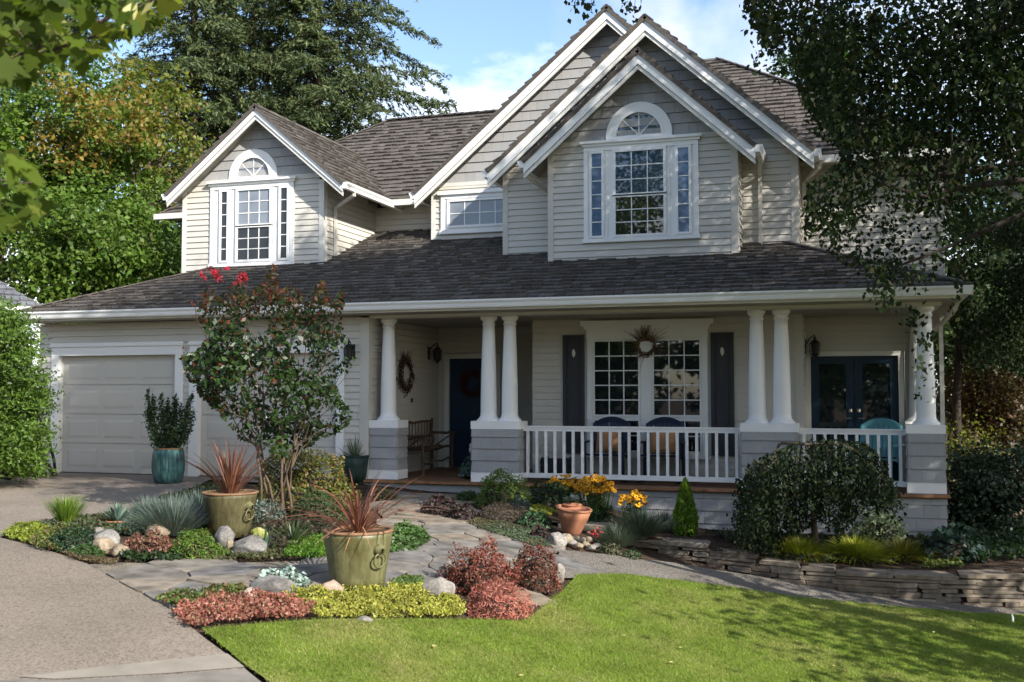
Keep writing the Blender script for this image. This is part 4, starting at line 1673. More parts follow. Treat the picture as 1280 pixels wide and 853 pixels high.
def rock(name, label, px, py, wpx, hpx, mat, depth=.8, seed=1, group=None, buried=.2, tilt=0):
    import bmesh
    p, w = at(px, py)
    s = w / FPX
    rx, h = wpx * s / 2, hpx * s
    ry = rx * depth
    v = np.array([p[0], p[1], 0])
    v = v / np.linalg.norm(v)
    c = p + v * ry * .75
    c[2] = surf(c[0], c[1])
    bm = bmesh.new()
    bmesh.ops.create_icosphere(bm, subdivisions=4, radius=1)
    for q in bm.verts:
        co = q.co.copy()
        f1 = noise.noise(co * 1.1 + Vector((seed * 3.1, seed, 0)))
        f2 = noise.noise(co * 2.7 + Vector((seed, seed * 2.3, 5)))
        f3 = noise.noise(co * 7 + Vector((seed, 2, seed * 1.7)))
        k = 1 + .22 * f1 + .10 * f2 + .025 * f3
        co *= k
        # a few flat broken faces
        for m_ in range(4):
            nn = Vector((math.sin(seed * 1.7 + m_ * 2.1), math.cos(seed * 2.9 + m_ * 1.3), .5 + .5 * math.sin(seed + m_))).normalized()
            dd = co.dot(nn) - .78
            if dd > 0:
                co -= nn * dd * .8
        zz = co.z * h * (1 / (2 - buried * 2)) * 1.0
        q.co = Vector((c[0] + co.x * rx, c[1] + co.y * ry, c[2] + h * (.5 - buried * .5) + co.z * h * (.5 + buried * .25) + tilt * co.x * h))
    me = bpy.data.meshes.new(name)
    bm.to_mesh(me)
    bm.free()
    o = link(name, me, M[mat], None, True)
    return tag(o, label, 'rock', group)


def poly_crown(n, pix, w0, w1, thr=None, ns=1.0, seed=1.0):
    """points in space whose directions fill the outline pix, at distances w0..w1"""
    xs, ys = [p[0] for p in pix], [p[1] for p in pix]
    out = []
    m = 0
    while m < n:
        X, Y = rng.uniform(min(xs), max(xs), n), rng.uniform(min(ys), max(ys), n)
        k = in_poly(X, Y, pix)
        X, Y = X[k], Y[k]
        W = rng.uniform(w0, w1, len(X))
        P = EYEP + (_f[None] + _r[None] * ((X - 640) / FPX)[:, None] + _u[None] * ((426.5 - Y) / FPX)[:, None]) * W[:, None]
        if thr is not None:
            P = P[noise3(P, ns, seed) > thr]
        out.append(P)
        m += len(P)
        if len(out) > 60:
            break
    return np.concatenate(out)[:n]


def skirt_pot(name, label, px, py, prof_px, mat, rim_mat=None, group=None, soil=.04, ring=True, n=40, w=None):
    """glazed pot standing at pixel (px, py): prof_px = [(half width, height)] in photo pixels from foot to rim"""
    p, w_ = at(px, py) if w is None else (at_w(px, py, w), w)
    s = w_ / FPX
    rf = prof_px[0][0] * s
    v = np.array([p[0], p[1], 0])
    v = v / np.linalg.norm(v)
    c = p + v * rf * .9
    if w is None:
        c[2] = surf(c[0], c[1])
    prof = [(a * s, b * s) for a, b in prof_px]
    rt, ht = prof[-1]
    t = thing(name, label, 'plant pot', tuple(c), group)
    inner = [(rt - .035, ht), (rt - .04, ht - .03), (rt - .06, ht - .14), (rt * .6, ht - .2)]
    MB().lathe(prof + inner, tuple(c), n).build('body', M[mat], t, True)
    mb = MB()
    a = [(rt - .045 + .012 * math.cos(q), ht) for q in (0,)]
    rim = [(rt - .034, ht - .01), (rt - .034, ht + .006), (rt - .026, ht + .012), (rt + .001, ht + .012), (rt + .009, ht + .004), (rt + .007, ht - .008), (rt + .001, ht - .012)]
    mb.lathe(rim, tuple(c), n)
    mb.build('rim', M[rim_mat or mat], t, True)
    MB().lathe([(rt - .05, ht - soil - .02), (rt - .05, ht - soil), (.001, ht - soil + .02)], tuple(c), 24).build('soil', M['soil'], t, True)
    return t, c, rt, ht

# ------------------------------------------------------------------ trees round the house
G_BRIGHT = [(.06, .13, .018), (.09, .17, .025), (.12, .19, .03), (.05, .10, .016)]
G_MID = [(.035, .075, .014), (.05, .10, .02), (.07, .12, .022), (.028, .06, .014)]
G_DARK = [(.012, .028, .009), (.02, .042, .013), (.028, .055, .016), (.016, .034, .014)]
FIR = [(.022, .042, .016), (.035, .06, .022), (.05, .075, .026), (.07, .085, .03), (.028, .05, .022)]
ORANGE = [(.24, .15, .03), (.26, .19, .035), (.16, .18, .03), (.20, .10, .025), (.11, .16, .025)]


def gp_w(x, w):
    p = at_w(x, 480, w)
    return np.array([p[0], p[1], ground_z(min(max(p[0], -30), 14), min(p[1], 30)) - .1])


def bt(name, label, px, py, rpx, w, n, k, leaf, cols, hz=1.15, spread=.5, extra=None, group='trees behind the house', tr=.2, trans=.35, cat='tree'):
    c = at_w(px, py, w)
    s = w / FPX
    b = gp_w(px, w)
    ex = None
    if extra:
        ex = (at_w(extra[0], extra[1], w - extra[5]), (extra[2] * s, extra[2] * s, extra[2] * s), extra[3], extra[4])
    return broadleaf(name, label, cat, b, 0, c, (rpx * s, rpx * s * .9, rpx * s * hz), n, k, leaf, cols, spread, tr, group, 'bark', ex, trans)


FIR = [(.03, .05, .02), (.048, .075, .028), (.075, .10, .036), (.11, .125, .045), (.036, .06, .027)]
SUNNY = [(.07, .14, .018), (.105, .185, .026), (.14, .20, .032), (.045, .09, .014)]
bt('maple_tree', 'bright green broadleaf tree turning orange at the top, left of the firs', 84, 215, 112, 27, 19000, 150, .13, SUNNY, 1.3, .27, (112, 150, 74, 3000, ORANGE, 1.0), trans=.42)
bt('maple_tree', 'full green tree low behind the garage roof', 110, 318, 100, 24.5, 19000, 140, .125, SUNNY, .95, .26, trans=.42)
bt('maple_tree', 'green tree at the frame edge above the neighbouring roof', -40, 250, 110, 26, 13000, 110, .135, SUNNY, 1.3, .28, trans=.42)
bt('maple_tree', 'dark green tree filling the gap under the firs beside the dormer', 205, 335, 70, 30, 10000, 80, .14, G_MID, .9, .3)
bt('maple_tree', 'tall dark tree standing behind the orange tinged one', 5, 60, 125, 38, 14000, 110, .18, G_MID, 1.2, .42)
bt('maple_tree', 'yellow green tree with an open crown before the fir trunk', 185, 165, 70, 29, 5200, 80, .13, [(.13, .17, .02), (.18, .19, .03), (.08, .13, .02), (.20, .12, .03)], 1.5, .3, trans=.42)

conifer('fir_tree', 'tall fir with its dark trunk showing left of the dormer', gp_w(236, 34), 22, 4.6, 3.2, 270, FIR, .155, .26, .22, 'tall firs behind the house', 3, 3.4)
conifer('fir_tree', 'tall fir rising straight behind the dormer ridge', gp_w(392, 36), 25, 5.6, 3.5, 330, FIR, .16, .3, .22, 'tall firs behind the house', 5, 3.4)
conifer('fir_tree', 'fir in the rear between the two tall ones', gp_w(310, 46), 27, 4.8, 4, 260, FIR, .21, .3, .2, 'tall firs behind the house', 8, 2.2)
conifer('fir_tree', 'far fir whose tip shows over the roof ridge', gp_w(607, 62), 17.9, 2.6, 6, 120, FIR, .26, .2, .2, None, 9)
conifer('fir_tree', 'far fir whose tip shows beyond the right roof slope', gp_w(966, 58), 18.1, 2.6, 6, 120, FIR, .26, .2, .2, None, 10)
bt('maple_tree', 'sunny green tree behind the right roof slope and the birch', 1035, 88, 62, 34, 7000, 70, .15, G_MID, 1.1, .32)
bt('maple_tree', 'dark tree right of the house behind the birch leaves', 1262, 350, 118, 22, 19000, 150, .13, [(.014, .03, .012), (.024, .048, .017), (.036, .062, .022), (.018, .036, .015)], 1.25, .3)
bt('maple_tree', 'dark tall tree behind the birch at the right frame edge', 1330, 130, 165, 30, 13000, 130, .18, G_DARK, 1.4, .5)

# shade of the neighbouring garden on the right of the house
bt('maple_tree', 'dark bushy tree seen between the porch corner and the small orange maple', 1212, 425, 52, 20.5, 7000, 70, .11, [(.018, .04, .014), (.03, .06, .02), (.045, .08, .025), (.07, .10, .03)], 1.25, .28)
bt('japanese_maple', 'small maple with orange brown leaves right of the porch corner', 1240, 505, 62, 18.5, 9000, 60, .075, [(.06, .032, .011), (.09, .046, .013), (.05, .038, .012), (.035, .032, .011)], .85, .28, None, None, .07)
bt('holly_shrub', 'dark glossy shrub at the right end of the stone wall', 1252, 622, 62, 15.5, 9000, 50, .07, [(.012, .028, .014), (.022, .042, .02), (.035, .06, .03)], 1.25, .2, None, None, .05, .12, 'shrub')
bt('yellow_shrub', 'thin shrub with yellow green leaves beside the porch corner', 1212, 575, 34, 17.5, 1500, 26, .07, [(.12, .14, .02), (.18, .19, .03), (.06, .08, .018)], 1.6, .22, None, None, .04, .4, 'shrub')
bt('laurel_shrub', 'dark low evergreen shrub between porch corner and holly', 1205, 655, 36, 15.8, 2600, 26, .075, G_DARK, .9, .14, None, None, .03, .12, 'shrub')
mb = MB()
b_ = gp_w(1193, 17.6)
limb(mb, b_, b_ + np.array([.1, .1, 4.5]), .085, .05, 8, .02)
tag(mb.build('tree_stem', M['dark_bark'], None, True), 'bare brown tree trunk just right of the porch corner', 'tree')


def hedge_row():
    t = thing('hedge', 'long dark hedge far behind the right side of the house', 'hedge', gp_w(1260, 27))
    P = []
    for k in range(34):
        c = gp_w(1180 + k * 9, 27 + (k % 3))
        q, d = ell_points(420, c + np.array([0, 0, 1.6]), (.9, .9, 2.1), .3)
        P.append(q)
    P = np.concatenate(P)
    fast('foliage', kites(P, .14, .6, .3), 4, mat_leaf(G_DARK, .15), t)
    mb = MB()
    for k in range(12):
        c = gp_w(1185 + k * 26, 27)
        mb.tube([c, c + np.array([0, 0, 2.2])], [.06, .02], 5)
    mb.build('stems', M['dark_bark'], t)


hedge_row()

# bright dense shrub against the garage corner
t = thing('false_cypress', 'big bright green feathery shrub against the left corner of the garage', 'shrub', at(20, 596, ground_z)[0])
c0 = np.asarray(t.location)
pix = [(-70, 380), (-20, 376), (8, 382), (26, 398), (38, 430), (50, 470), (56, 520), (54, 560), (55, 586), (34, 595), (-70, 597)]
Q = poly_crown(620, pix, 16.2, 17.6)
k_ = rng.integers(0, len(Q), 38000)
P = Q[k_] + rng.normal(0, 1, (38000, 3)) * np.array([.13, .13, .06])
fast('foliage', kites(P, .068, .42, .5, .15, np.array([.25, -.5, .1])), 4, mat_leaf([(.055, .11, .014), (.085, .155, .019), (.115, .19, .026), (.03, .065, .010)], .3), t)
mb = MB()
for k in range(26):
    q = P[rng.integers(0, len(P))]
    limb(mb, c0 + np.array([rng.uniform(-.5, .5), rng.uniform(0, .8), -.05]), q, .03, .006, 5, .08)
mb.build('stems', M['dark_bark'], t, True)

# ------------------------------------------------------------------ the birch at the right and the maple branch at the left
BIRCH = [(925, -40), (932, 10), (950, 40), (968, 62), (985, 45), (996, 100), (1012, 150), (1040, 168), (1052, 200), (1008, 235), (1000, 285), (1030, 296), (1060, 320),
         (1085, 338), (1105, 350), (1135, 350), (1150, 358), (1163, 348), (1172, 326), (1194, 298), (1212, 275), (1196, 232), (1226, 196), (1320, 215), (1320, -40)]
BIRCH2 = [(1190, 300), (1240, 275), (1320, 250), (1320, 480), (1275, 470), (1240, 452), (1222, 470), (1205, 440), (1186, 400)]


def birch_tree():
    base = np.array([3.3, 11.6, ground_z(3.3, 11.6) - .1])
    t = thing('birch_tree', 'large birch hanging its dark leaves over the right end of the house', 'tree', base)
    mb = MB()
    top = base + np.array([.5, -.2, 13.5])
    trunk = [base, base + np.array([.02, 0, 2.2]), base + np.array([-.1, .05, 4.4]), base + np.array([.05, -.1, 6.8]), base + np.array([.3, -.1, 9.5]), top]
    mb.tube(trunk, [.21, .17, .14, .115, .085, .02], 12)
    P1 = poly_crown(16000, BIRCH, 10.3, 13.8, -.08, 1.0, 2.0)
    P2 = poly_crown(17000, BIRCH2, 15.6, 18.5, -.1, .9, 5.0)
    ST = poly_crown(1150, BIRCH, 10.3, 13.4)
    st = []
    for p0 in ST:                           # hanging strands of leaves
        L_ = rng.uniform(.35, 1.1)
        n_ = int(L_ * 19)
        dr = rng.normal(0, .12, 2)
        u = np.linspace(0, 1, n_)[:, None]
        q = p0 + np.concatenate([dr[None] * u * L_ + rng.normal(0, .03, (n_, 2)), -u * L_], 1)
        st.append(q)
    st = np.concatenate(st)
    x, y, w = np.array([project(p) for p in st]).T
    ok = in_poly(x, y - 14, BIRCH) | (x > 1190)
    P1 = np.concatenate([P1, st[ok]])
    x, y, w = np.array([project(p) for p in P1]).T
    thin = (y > 185) & (x < 1190) & (noise3(P1, 1.7, 9.0) + rng.normal(0, .12, len(P1)) < .05)
    P1 = P1[~thin]
    # unseen crown lumps added to shade house and porch; leaves in view removed
    P3, _ = clumped(52000, 330, (2.6, 9.9, 9.6), (5.2, 4.0, 3.3), .42, .42)
    P4, _ = clumped(36000, 230, (3.3, 14.0, 9.1), (2.7, 2.4, 2.4), .36, .42)
    P6, _ = clumped(14000, 110, (4.9, 16.4, 7.4), (1.9, 1.6, 2.4), .34, .42)
    P5, _ = clumped(34000, 190, (4.4, 13.3, 5.6), (2.4, 1.8, 2.5), .34, .42)
    P3 = np.concatenate([P3, P4, P5, P6])
    x, y, w = np.array([project(p) for p in P3]).T
    P3 = P3[~((x < 1300) & (x > -60) & (y > -25))]
    # loose sprays against the sky above the gable
    sp = []
    for (cx, cy, n) in ((722, 3, 26), (738, 8, 24), (786, 6, 18), (793, 14, 10), (955, 55, 24), (945, 80, 16), (966, 92, 10), (938, 20, 18), (1140, 398, 70), (1156, 428, 40), (1157, 460, 26), (1153, 490, 12), (1110, 374, 50), (1098, 368, 30)):
        w0 = rng.uniform(10.5, 11.5)
        for q in range(n):
            sp.append(at_w(cx + rng.normal(0, 7), cy + rng.normal(0, 9), w0 + rng.normal(0, .12)))
    P = np.concatenate([P1, P2, P3, np.array(sp)])
    hang = np.repeat(np.array([[0, 0, -.8]]), len(P), 0)
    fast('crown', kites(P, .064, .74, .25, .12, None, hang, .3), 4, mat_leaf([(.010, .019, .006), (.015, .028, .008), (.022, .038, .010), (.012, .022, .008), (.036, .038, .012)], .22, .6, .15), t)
    trunk_mb, mb = mb, MB()
    br = [(trunk[3], at_w(1095, 120, 12)), (trunk[2], at_w(1120, 220, 11.6)), (trunk[2], at_w(1050, 260, 11.3)), (trunk[4], at_w(1010, 40, 11.8)), (trunk[3], at_w(1160, 60, 12.3)),
          (trunk[2], at_w(1130, 330, 11.4)), (trunk[4], at_w(960, -60, 11.5)), (trunk[5], at_w(800, -160, 11.0)), (trunk[4], np.array([.5, 8.6, 9.5])),
          (trunk[4], np.array([-.4, 10.5, 9.8])), (trunk[3], np.array([6.2, 9.0, 8.5])), (trunk[3], np.array([4, 7.4, 9.0])), (trunk[4], np.array([-1.6, 9.6, 10.0]))]
    ends = []
    for a, b in br:
        pts = limb(mb, a, b, .055, .014, 8, .08, .25)
        ends += pts[3:]
    for k in range(70):                     # fine twigs to the leaves
        q = P1[rng.integers(0, len(P1))]
        e = min(ends, key=lambda v: (v - Vector(q)).length)
        limb(mb, e, q, .011, .003, 5, .1, .08)
    for (cx, cy) in ((722, 3), (738, 8), (786, 6), (793, 14), (955, 55), (945, 80)):
        limb(mb, at_w(cx + 25, cy - 70, 11.0), at_w(cx, cy, 11.0), .006, .002, 5, .1)
    mb.build('branches', M['dark_bark'], t, True)
    mb = trunk_mb
    # the pale crooked limb that crosses the gap
    mb.tube([at_w(1258, -30, 12.6), at_w(1250, 60, 12.5), at_w(1256, 110, 12.4), at_w(1300, 170, 12.0)], [.035, .04, .045, .05], 8)
    mb.tube([at_w(1196, 170, 12.3), at_w(1212, 196, 12.3), at_w(1236, 224, 12.2), at_w(1300, 262, 12.0)], [.018, .024, .03, .04], 8)
    mb.build('trunk', M['birch'], t, True)


birch_tree()

# unseen trees and low bushes added beyond the lawn to shade house and lawn
def shade_tree(name, label, base, c, r, n, k, keep_out=True):
    t = thing(name, label, 'tree', base, 'added shade crowns beside the lawn')
    mb = MB()
    P, cen = clumped(n, k, c, r, .5, .4)
    x, y, w = np.array([project(p) for p in P]).T
    P = P[~((w > 0) & (x < 1310) & (x > -60) & (y > -25))]
    pts = limb(mb, base, np.asarray(c, float) + np.array([0, 0, .5]), .22, .06, 8, .04)
    for i in range(14):
        limb(mb, pts[3 + i % 5], cen[i], .06, .012, 5, .1)
    mb.build('trunk', M['bark'], t, True)
    fast('crown', kites(P, .14, .7, .4), 4, mat_leaf(G_MID, .2), t)


SHADE = [((4.9, 9.2), (3.6, 9.4, 10.6), (4.8, 3.2, 2.2), 30000, 190),
         ((8.3, 12.2), (8.0, 12.2, 5.6), (3.2, 2.4, 3.4), 12000, 110),
         ((4.6, 8.4), (4.5, 8.5, 1.5), (1.7, 1.3, 1.5), 1500, 26),
         ((6.2, 9.6), (6.0, 9.6, 3.2), (1.5, 1.0, 1.3), 1100, 20)]
for i, (b, c, r, n, k) in enumerate(SHADE):
    shade_tree('shade_tree', 'unseen leafy crown added for shade beyond the right edge of the lawn', (b[0], b[1], ground_z(b[0], b[1]) - .1), c, r, n, k)

MAPLE_LEAF = np.array([(0, -.38), (.15, -.43), (.42, -.30), (.30, -.10), (.52, .10), (.25, .10), (.20, .24), (0, .56), (-.20, .24), (-.25, .10), (-.52, .10), (-.30, -.10), (-.42, -.30), (-.15, -.43)])


def maple_branch():
    base = at_w(-330, 500, 6.0)
    base[2] = ground_z(base[0], base[1])
    t = thing('maple_tree', 'large maple leaves hanging close to the camera at upper left', 'tree', base)
    A = [(-60, -30), (228, -30), (220, 8), (180, 38), (150, 50), (118, 72), (92, 96), (66, 78), (36, 98), (-60, 112)]
    B_ = [(-60, 168), (18, 172), (50, 196), (58, 220), (66, 262), (40, 286), (-60, 290)]
    P = np.concatenate([poly_crown(430, A, 4.6, 6.6), poly_crown(70, B_, 4.0, 4.9)])
    P3, cen = clumped(9000, 150, (-5.9, 3.4, 7.2), (3.7, 3.3, 3.2), .4, .42)  # unseen overhead crown added to block sky light; leaves in view removed
    x, y, w = np.array([project(p) for p in P3]).T
    P3 = P3[~((w > 0) & (x > -40) & (x < 1320) & (y > -40))]
    P3 = P3[P3[:, 2] > 2.2]
    P = np.concatenate([P, P3])
    n = len(P)
    N = unit(rng.normal(0, 1, (n, 3)) * .6 + np.array([.1, -.25, .8]))
    Ax = rng.normal(0, .5, (n, 3)) + np.array([.3, -.1, -.7])
    Ax = unit(Ax - N * np.sum(Ax * N, 1, keepdims=True))
    Bx = np.cross(N, Ax)
    S = rng.uniform(.085, .15, n)[:, None]
    V = []
    for (b, a) in MAPLE_LEAF:
        V.append(P + Ax * S * a + Bx * S * b + N * S * (-.42 * b * b - .25 * a * abs(a)))
    V = np.stack(V, 1).reshape(-1, 3)
    fast('crown', V, len(MAPLE_LEAF), mat_leaf([(.06, .095, .012), (.10, .145, .018), (.045, .075, .01), (.18, .20, .03)], .5, .55, .18, 'maple_leaf'), t)
    mb = MB()
    tr = [base + np.array([0, 0, -.1]), base + np.array([.05, 0, 1.6]), base + np.array([.1, 0, 3.0]), base + np.array([.1, .1, 6.6])]
    mb.tube(tr, [.17, .14, .12, .07], 10)
    for e in ((100, 20, 5.6), (190, 0, 5.8), (40, 60, 5.2), (20, 230, 4.7), (120, 45, 5.0)):
        q = at_w(*e)
        pts = limb(mb, tr[2], q, .035, .006, 7, .06)
        for k in range(8):
            z = P[np.argsort(np.linalg.norm(P - q, axis=1))[k * 3]]
            limb(mb, pts[-1 - k % 3], z, .004, .002, 3, .05)
    mb.build('trunk', M['bark'], t, True)
    # winged seed keys among the leaves
    for (px, py) in ((65, 33), (165, 18), (72, 36)):
        c = at_w(px, py, 4.9)
        C = c + rng.normal(0, .025, (9, 3))
        fast('seed_keys', kites(C, .085, .3, .1, .1, None, np.repeat([[.1, 0, -.6]], 9, 0)), 4, mat_leaf([(.45, .42, .16), (.5, .48, .22)], .4), t)


maple_branch()


# ------------------------------------------------------------------ crape myrtle in the front bed
def crape_myrtle():
    base, w = at(345, 648)
    t = thing('crape_myrtle', 'many stemmed crape myrtle with bronze tips and red flowers before the garage', 'tree', base)
    full = [(250, 380), (262, 348), (274, 372), (286, 360), (300, 342), (312, 368), (326, 356), (342, 332), (352, 364), (368, 352), (382, 376), (404, 350), (414, 382), (430, 358), (428, 400), (432, 428), (420, 446), (446, 446), (440, 462), (414, 474), (432, 508), (448, 520),
            (426, 540), (400, 548), (385, 560), (352, 572), (332, 562), (300, 548), (286, 530), (252, 496), (232, 468), (226, 446), (246, 440), (262, 420), (246, 398)]
    P = poly_crown(7600, full, w - .9, w + .9, .08, 2.4, 4.0)
    x, y, _ = np.array([project(p) for p in P]).T
    top = y < 392 + rng.normal(0, 24, len(y))
    mid = (~top) & (rng.uniform(0, 1, len(y)) < .12)
    green = [(.012, .03, .008), (.02, .045, .011), (.03, .062, .015), (.05, .09, .02)]
    bronze = [(.11, .035, .018), (.15, .045, .022), (.08, .04, .016), (.045, .05, .014), (.035, .055, .014)]
    fast('crown', kites(P[~(top | mid)], .078, .58, .4, .2), 4, mat_leaf(green, .28, .4, .4), t)
    fast('crown', kites(P[top | mid], .07, .52, .3, .2), 4, mat_leaf(bronze, .3, .4, .4), t)
    mb = MB()
    mids = []
    tips = [(262, 356), (300, 352), (342, 338), (372, 360), (420, 362), (425, 470), (250, 460), (285, 360), (405, 362), (432, 366), (310, 350), (415, 430), (440, 455), (440, 520), (400, 520), (300, 480), (240, 450), (262, 470), (330, 430), (360, 420), (290, 430)]
    for i, (px, py) in enumerate(tips):
        b0 = base + np.array([rng.normal(0, .09), rng.normal(0, .09), -.04])
        q = at_w(px, py, w + rng.uniform(-.6, .6))
        m = Vector(b0).lerp(Vector(q), .45)
        m.z = b0[2] + (q[2] - b0[2]) * .5
        m.x = b0[0] + (q[0] - b0[0]) * .34
        m.y = b0[1] + (q[1] - b0[1]) * .34
        if i < 7:
            mids.append((m, limb(mb, b0, m, .018, .011, 6, .06)))
        else:
            m = min(mids, key=lambda z_: (z_[0] - Vector(q)).length)[1][3 + i % 4]
        limb(mb, m, q, .009, .0025, 7, .08)
    # long bare shoots on the left with red leaf tips
    sh = []
    for (a, b, c_) in (((268, 440), (246, 400), (242, 372)), ((262, 468), (240, 448), (228, 440))):
        pts = [at_w(*p, w) for p in (a, b, c_)]
        mb.tube(pts, [.008, .006, .003], 5)
        for k in range(26):
            s = rng.uniform(0, 1)
            q = pts[0] * (1 - s) + pts[1] * s if k % 2 else pts[1] * (1 - s) + pts[2] * s
            sh.append(q + rng.normal(0, .03, 3))
    mb.build('trunk', M['smooth_bark'], t, True)
    fast('shoots', kites(np.array(sh), .045, .5, .3), 4, mat_leaf([(.14, .04, .03), (.18, .06, .04), (.10, .05, .025)], .3), t)
    for (px, py, n, r_) in ((253, 346, 18, .03), (268, 341, 30, .04), (273, 348, 24, .035), (284, 336, 9, .02), (303, 346, 34, .05), (299, 353, 20, .04)):
        c = at_w(px, py, w - .3)
        C = c + rng.normal(0, 1, (n, 3)) * np.array([r_, r_, r_ * .9]) * .75
        fast('blossoms', kites(C, .042, .8, .2, .3), 4, mat_leaf([(.55, .03, .06), (.66, .06, .10), (.48, .02, .04)], .3, .6), t)


crape_myrtle()

# ------------------------------------------------------------------ pots and what grows in them
RED_STRAP = [(.13, .042, .027), (.19, .07, .042), (.10, .03, .021), (.26, .13, .08), (.07, .028, .018)]
pot1, c1_, r1_, h1_ = skirt_pot('glazed_pot', 'large olive glazed pot, browner with painted shade, further back among the boulders', 287, 674, [(23.5, 0), (26, 12), (30, 33), (33, 49), (34.5, 55)], 'shaded_glaze', 'rim_clay', 'olive glazed pots')
tuft('red_flax', 'clump of upright reddish strap leaves in the further olive pot', 'plant', c1_ + np.array([0, 0, h1_ - .05]), 85, .84, .026, .72, .3, RED_STRAP, .07, None, 5, 'red flax plants')
pot2, c2_, r2_, h2_ = skirt_pot('glazed_pot', 'largest olive glazed pot beside the yellow sedum, with ring handles', 447, 741, [(33, 0), (35.5, 14), (40, 42), (43.5, 65), (44.5, 72)], 'olive_glaze', 'rim_clay', 'olive glazed pots')
tuft('red_flax', 'arching clump of bronze red strap leaves in the nearest olive pot', 'plant', c2_ + np.array([0, 0, h2_ - .05]), 85, .98, .025, .95, .6, RED_STRAP, .08, None, 5, 'red flax plants')
V_, F_ = strips(np.repeat((c2_ + np.array([0, 0, h2_ - .04]))[None], 9, 0), unit(np.stack([rng.uniform(-.9, .9, 9), rng.uniform(-.9, .3, 9), np.full(9, .55)], 1)), rng.uniform(.38, .5, 9), .016, 1.15, 6)
o = fast('drooping_leaves', V_, 4, mat_leaf([(.42, .22, .12), (.34, .15, .09), (.5, .3, .18)], .2), None, True, F_)
tag(o, 'pale salmon flax leaves drooping over the rim of the nearest olive pot', 'leaves')


def ring_handle(pot, c, rt, ht, ang, k):
    """boss and hanging ring on the pot wall"""
    n = Vector((math.cos(ang), math.sin(ang), 0))
    z = ht * .72
    r_ = rt * .90
    p_ = Vector(c) + n * r_ + Vector((0, 0, z))
    mb = MB()
    mb.tube([p_ - n * .02, p_ + n * .025 * k, p_ + n * .06 * k, p_ + n * .07 * k], [.05 * k, .046 * k, .036 * k, .012 * k], 12)
    mb.tube([p_ + n * .03 * k + Vector((0, 0, .045 * k)), p_ + n * .045 * k + Vector((0, 0, .02 * k)), p_ + n * .03 * k - Vector((0, 0, .05 * k))], [.012 * k, .024 * k, .012 * k], 8)
    side = n.cross(Vector((0, 0, 1)))
    pts = []
    cc = p_ + n * .045 * k - Vector((0, 0, .085 * k))
    for i in range(21):
        a = 2 * math.pi * i / 20
        pts.append(cc + side * math.sin(a) * .06 * k + Vector((0, 0, math.cos(a) * .058 * k)) + n * (.016 * k * (1 - math.cos(a)) * -.6))
    mb.tube(pts, .008 * k, 7)
    mb.build('ring_handle', M['olive_glaze'], pot, True)


ring_handle(pot2, c2_, r2_, h2_, R(-27), 1.1)
ring_handle(pot2, c2_, r2_, h2_, R(153), 1.1)
ring_handle(pot1, c1_, r1_, h1_, R(-14), 1.05)
ring_handle(pot1, c1_, r1_, h1_, R(166), 1.05)

pot3, c3_, r3_, h3_ = skirt_pot('ribbed_pot', 'tall teal ribbed pot standing between the two garage doors', 210, 605, [(16, 0), (18, 6), (19.6, 16), (20, 24), (19, 36), (17.5, 43)], 'teal_glaze', 'rim_clay', None, n=40)
for v_ in next(o_ for o_ in pot3.children if o_.name.startswith('body')).data.vertices:
    a = math.atan2(v_.co.y - c3_[1], v_.co.x - c3_[0])
    k = 1 + .022 * math.cos(a * 20)
    v_.co.x = c3_[0] + (v_.co.x - c3_[0]) * k
    v_.co.y = c3_[1] + (v_.co.y - c3_[1]) * k


def upright_shrub():
    t = thing('boxwood_shrub', 'dark green upright shrub growing in the teal pot', 'shrub', c3_ + np.array([0, 0, h3_ - .04]))
    b = c3_ + np.array([0, 0, h3_ - .05])
    s = 17.3 / FPX
    mb = MB()
    P, A = [], []
    for (dx, hh) in ((-27, 78), (-17, 70), (-8, 72), (2, 66), (9, 62), (14, 72), (20, 74), (26, 66), (-22, 52), (30, 52), (-4, 58), (22, 50), (-30, 60), (16, 60), (-12, 50), (6, 52)):
        e = b + np.array([_r[0] * dx * s, _r[1] * dx * s + rng.uniform(-.2, .2), hh * s])
        st = b + np.array([_r[0] * dx * s * .3, _r[1] * dx * s * .3, 0])
        md = (st + e) / 2 + np.array([_r[0] * dx * s * .28, _r[1] * dx * s * .28, 0])
        mb.tube([st, md, e], [.009, .007, .003], 5)
        n = int(hh * 6)
        u = rng.uniform(.12, 1.0, n)[:, None]
        q = (1 - u) ** 2 * st + 2 * u * (1 - u) * md + u ** 2 * e
        P.append(q + rng.normal(0, 1, (n, 3)) * (.055 * (1.15 - u * .75)))
    P = np.concatenate(P)
    fast('foliage', kites(P, .042, .55, .5, .2), 4, mat_leaf([(.02, .046, .015), (.03, .065, .021), (.045, .085, .028)], .2, .5, .3), t)
    mb.build('stems', M['bark'], t, True)


upright_shrub()

pot4, c4_, r4_, h4_ = skirt_pot('glazed_pot', 'dark green glazed pot at the foot of the first porch pedestal', 443, 604, [(13, 0), (15, 8), (17, 22), (18, 33)], 'green_glaze', 'green_glaze')
tuft('yucca', 'spiky grey green yucca in the dark green pot', 'plant', c4_ + np.array([0, 0, h4_ - .04]), 70, .42, .022, 1.2, .06, [(.07, .11, .05), (.11, .15, .08), (.15, .19, .11)], .05, None, 4)

